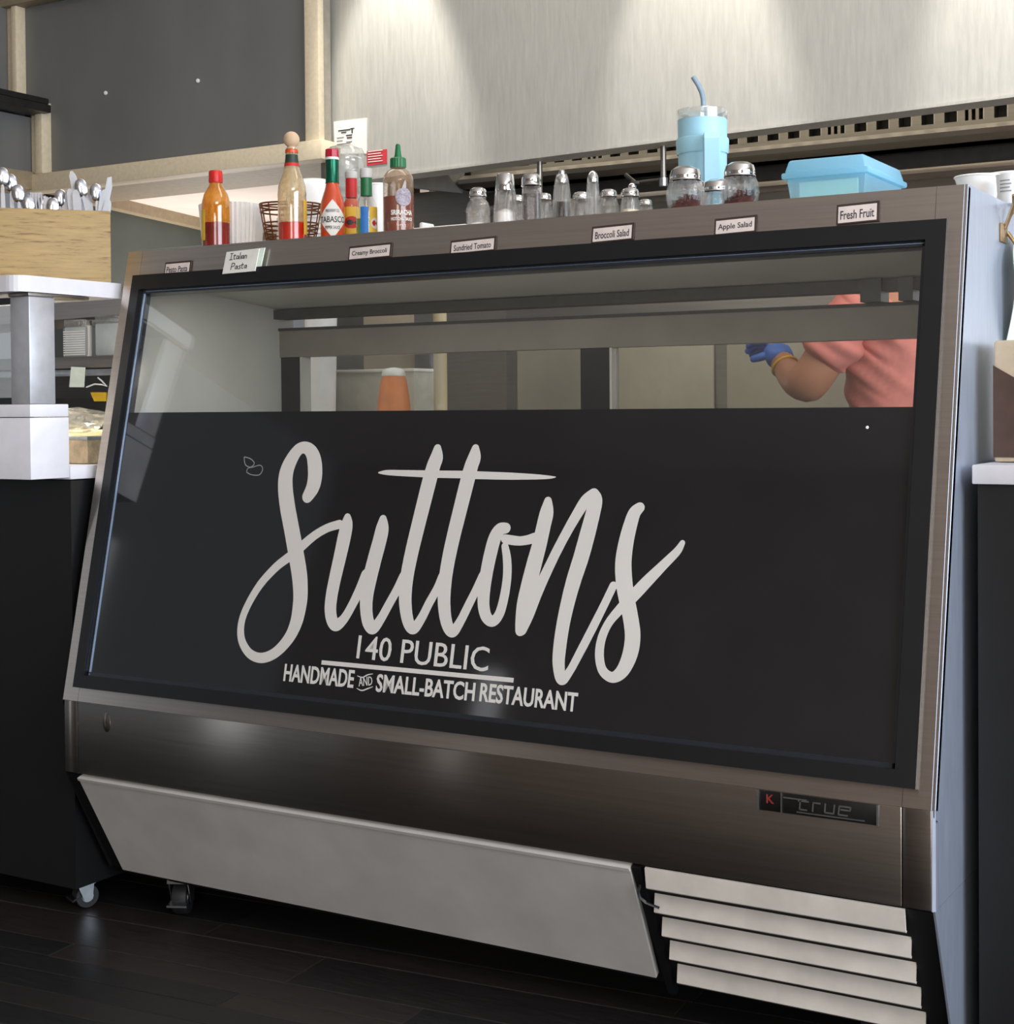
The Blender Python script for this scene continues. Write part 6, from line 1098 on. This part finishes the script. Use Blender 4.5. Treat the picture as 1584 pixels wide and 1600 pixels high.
ED = [('pelvis', 'waist'), ('waist', 'chest'), ('chest', 'upchest'), ('upchest', 'neck'), ('neck', 'skull0'), ('skull0', 'skull1'), ('skull1', 'crown'), ('skull0', 'nose'), ('upchest', 'shL'), ('shL', 'elL'), ('elL', 'wrL'), ('wrL', 'haL'), ('upchest', 'shR'), ('shR', 'elR'), ('elR', 'wrR'), ('wrR', 'haR'), ('pelvis', 'hipL'), ('hipL', 'knL'), ('knL', 'anL'), ('anL', 'toL'), ('pelvis', 'hipR'), ('hipR', 'knR'), ('knR', 'anR'), ('anR', 'toR')]
skin_obj('body', J, ED, 'pelvis', skin_m, pr)
for sy in (-1, 1):
    MB().ball((px_ - 0.158, py_ + sy * 0.032, 1.415), 0.012, 10).build('eye', white_plastic, pr); MB().ball((px_ - 0.085, py_ + sy * 0.082, 1.40), 0.022, 10).build('ear', skin_m, pr)
MB().rbox(px_ - 0.158, px_ - 0.145, py_ - 0.024, py_ + 0.024, 1.352, 1.360, 0.003).build('mouth', m_label_red, pr)
armpit = sho.lerp(elb, 0.45) + Vector((0.05, 0.02, -0.03))
def fold(c):
    d = c - sho; w_ = max(0.15, 1 - (c - armpit).length / 0.26); k = 0.011 * w_ * math.sin(95 * ((c.z - armpit.z) * 0.75 + (c.x - armpit.x) * 0.5) + 6 * (c.x - armpit.x))
    return Vector((c.x + k, c.y - abs(k), c.z))
def J2(g): return {k: (v[0], tuple(q + g for q in (v[1] if isinstance(v[1], tuple) else (v[1], v[1])))) for k, v in J.items()}
Jc = J2(0.014)
slvL = sho.lerp(elb, 0.72); slvR = shoR.lerp(elbR, 0.6)
Js = {k: Jc[k] for k in ('waist', 'chest', 'upchest', 'shL', 'shR')}
Js['hem'] = ((px_ + 0.01, py_, 0.78), (0.14, 0.175)); Js['slL'] = (tuple(slvL), (0.078, 0.078)); Js['slR'] = (tuple(slvR), (0.066, 0.066)); Js['collar'] = ((px_ - 0.038, py_, 1.275), (0.065, 0.07))
skin_obj('shirt', Js, [('hem', 'waist'), ('waist', 'chest'), ('chest', 'upchest'), ('upchest', 'collar'), ('upchest', 'shL'), ('shL', 'slL'), ('upchest', 'shR'), ('shR', 'slR')], 'hem', salmon, pr, 4, fold)
Jt = {k: Jc[k] for k in ('pelvis', 'hipL', 'knL', 'anL', 'hipR', 'knR', 'anR')}
skin_obj('trousers', Jt, [('pelvis', 'hipL'), ('hipL', 'knL'), ('knL', 'anL'), ('pelvis', 'hipR'), ('hipR', 'knR'), ('knR', 'anR')], 'pelvis', denim, pr, 1)
for sy in (-1, 1): MB().rbox(px_ - 0.19, px_ + 0.05, py_ + sy * 0.105 - 0.042, py_ + sy * 0.105 + 0.042, 0.001, 0.085, 0.03, 3).build('shoe', rubber, pr)
skin_obj('hair', {'a': ((px_ - 0.05, py_, 1.38), (0.07, 0.08)), 'b': ((px_ - 0.055, py_, 1.44), (0.088, 0.086)), 'c': ((px_ - 0.07, py_, 1.485), (0.05, 0.06))}, [('a', 'b'), ('b', 'c')], 'a', hair_m, pr, 2)
def glove(w, h):
    d = (h - w).normalized(); side = d.cross(Vector((0, 0, 1))).normalized(); upv = side.cross(d)
    side = Vector((-0.75, 0.35, 0.1)).normalized()
    J3 = {'w': (tuple(w), 0.036), 'p0': (tuple(w + d * 0.03), (0.040, 0.032)), 'p1': (tuple(w + d * 0.065), (0.042, 0.028))}
    E3 = [('w', 'p0'), ('p0', 'p1')]
    out = Vector((-1, 0.15, 0)).normalized()
    root = w + d * 0.055
    ob = skin_obj('glove', J3, E3, 'w', glove_m, pr, 2)
    upx = Vector((0, 0, 1))
    for k, ln in enumerate((0.062, 0.07, 0.066, 0.052)):
        b0 = root + Vector((-0.012, -0.02 + 0.015 * k, 0.016 - 0.010 * k)); v1 = (out + upx * 0.15).normalized()
        a1 = b0 + v1 * ln * 0.5; a2 = a1 + (out + Vector((0, 0.1, -0.35))).normalized() * ln * 0.35; a3 = a2 + (out + Vector((0, 0.2, -0.9))).normalized() * ln * 0.25
        skin_obj('finger', {'0': (tuple(b0), 0.0105), '1': (tuple(a1), 0.0098), '2': (tuple(a2), 0.0092), '3': (tuple(a3), 0.008)}, [('0', '1'), ('1', '2'), ('2', '3')], '0', glove_m, ob, 1)
    b0 = w + d * 0.035 + Vector((-0.02, -0.015, 0)); a1 = b0 + Vector((-0.022, -0.012, -0.008)); a2 = a1 + Vector((-0.022, 0.004, -0.004))
    skin_obj('thumb', {'0': (tuple(b0), 0.0125), '1': (tuple(a1), 0.011), '2': (tuple(a2), 0.009)}, [('0', '1'), ('1', '2')], '0', glove_m, ob, 1)
    return ob
glove(wri.lerp(hnd, 0.35), hnd + (hnd - wri) * 0.3)
glove(wriR, wriR + Vector((-0.07, -0.02, 0.02)))
MB().lathe([(0.034, -0.003), (0.036, 0), (0.034, 0.003)], 18, M=Matrix.Translation(wri.lerp(hnd, 0.2)) @ (hnd - wri).to_track_quat('Z', 'Y').to_matrix().to_4x4()).build('wristband', yellow, pr)
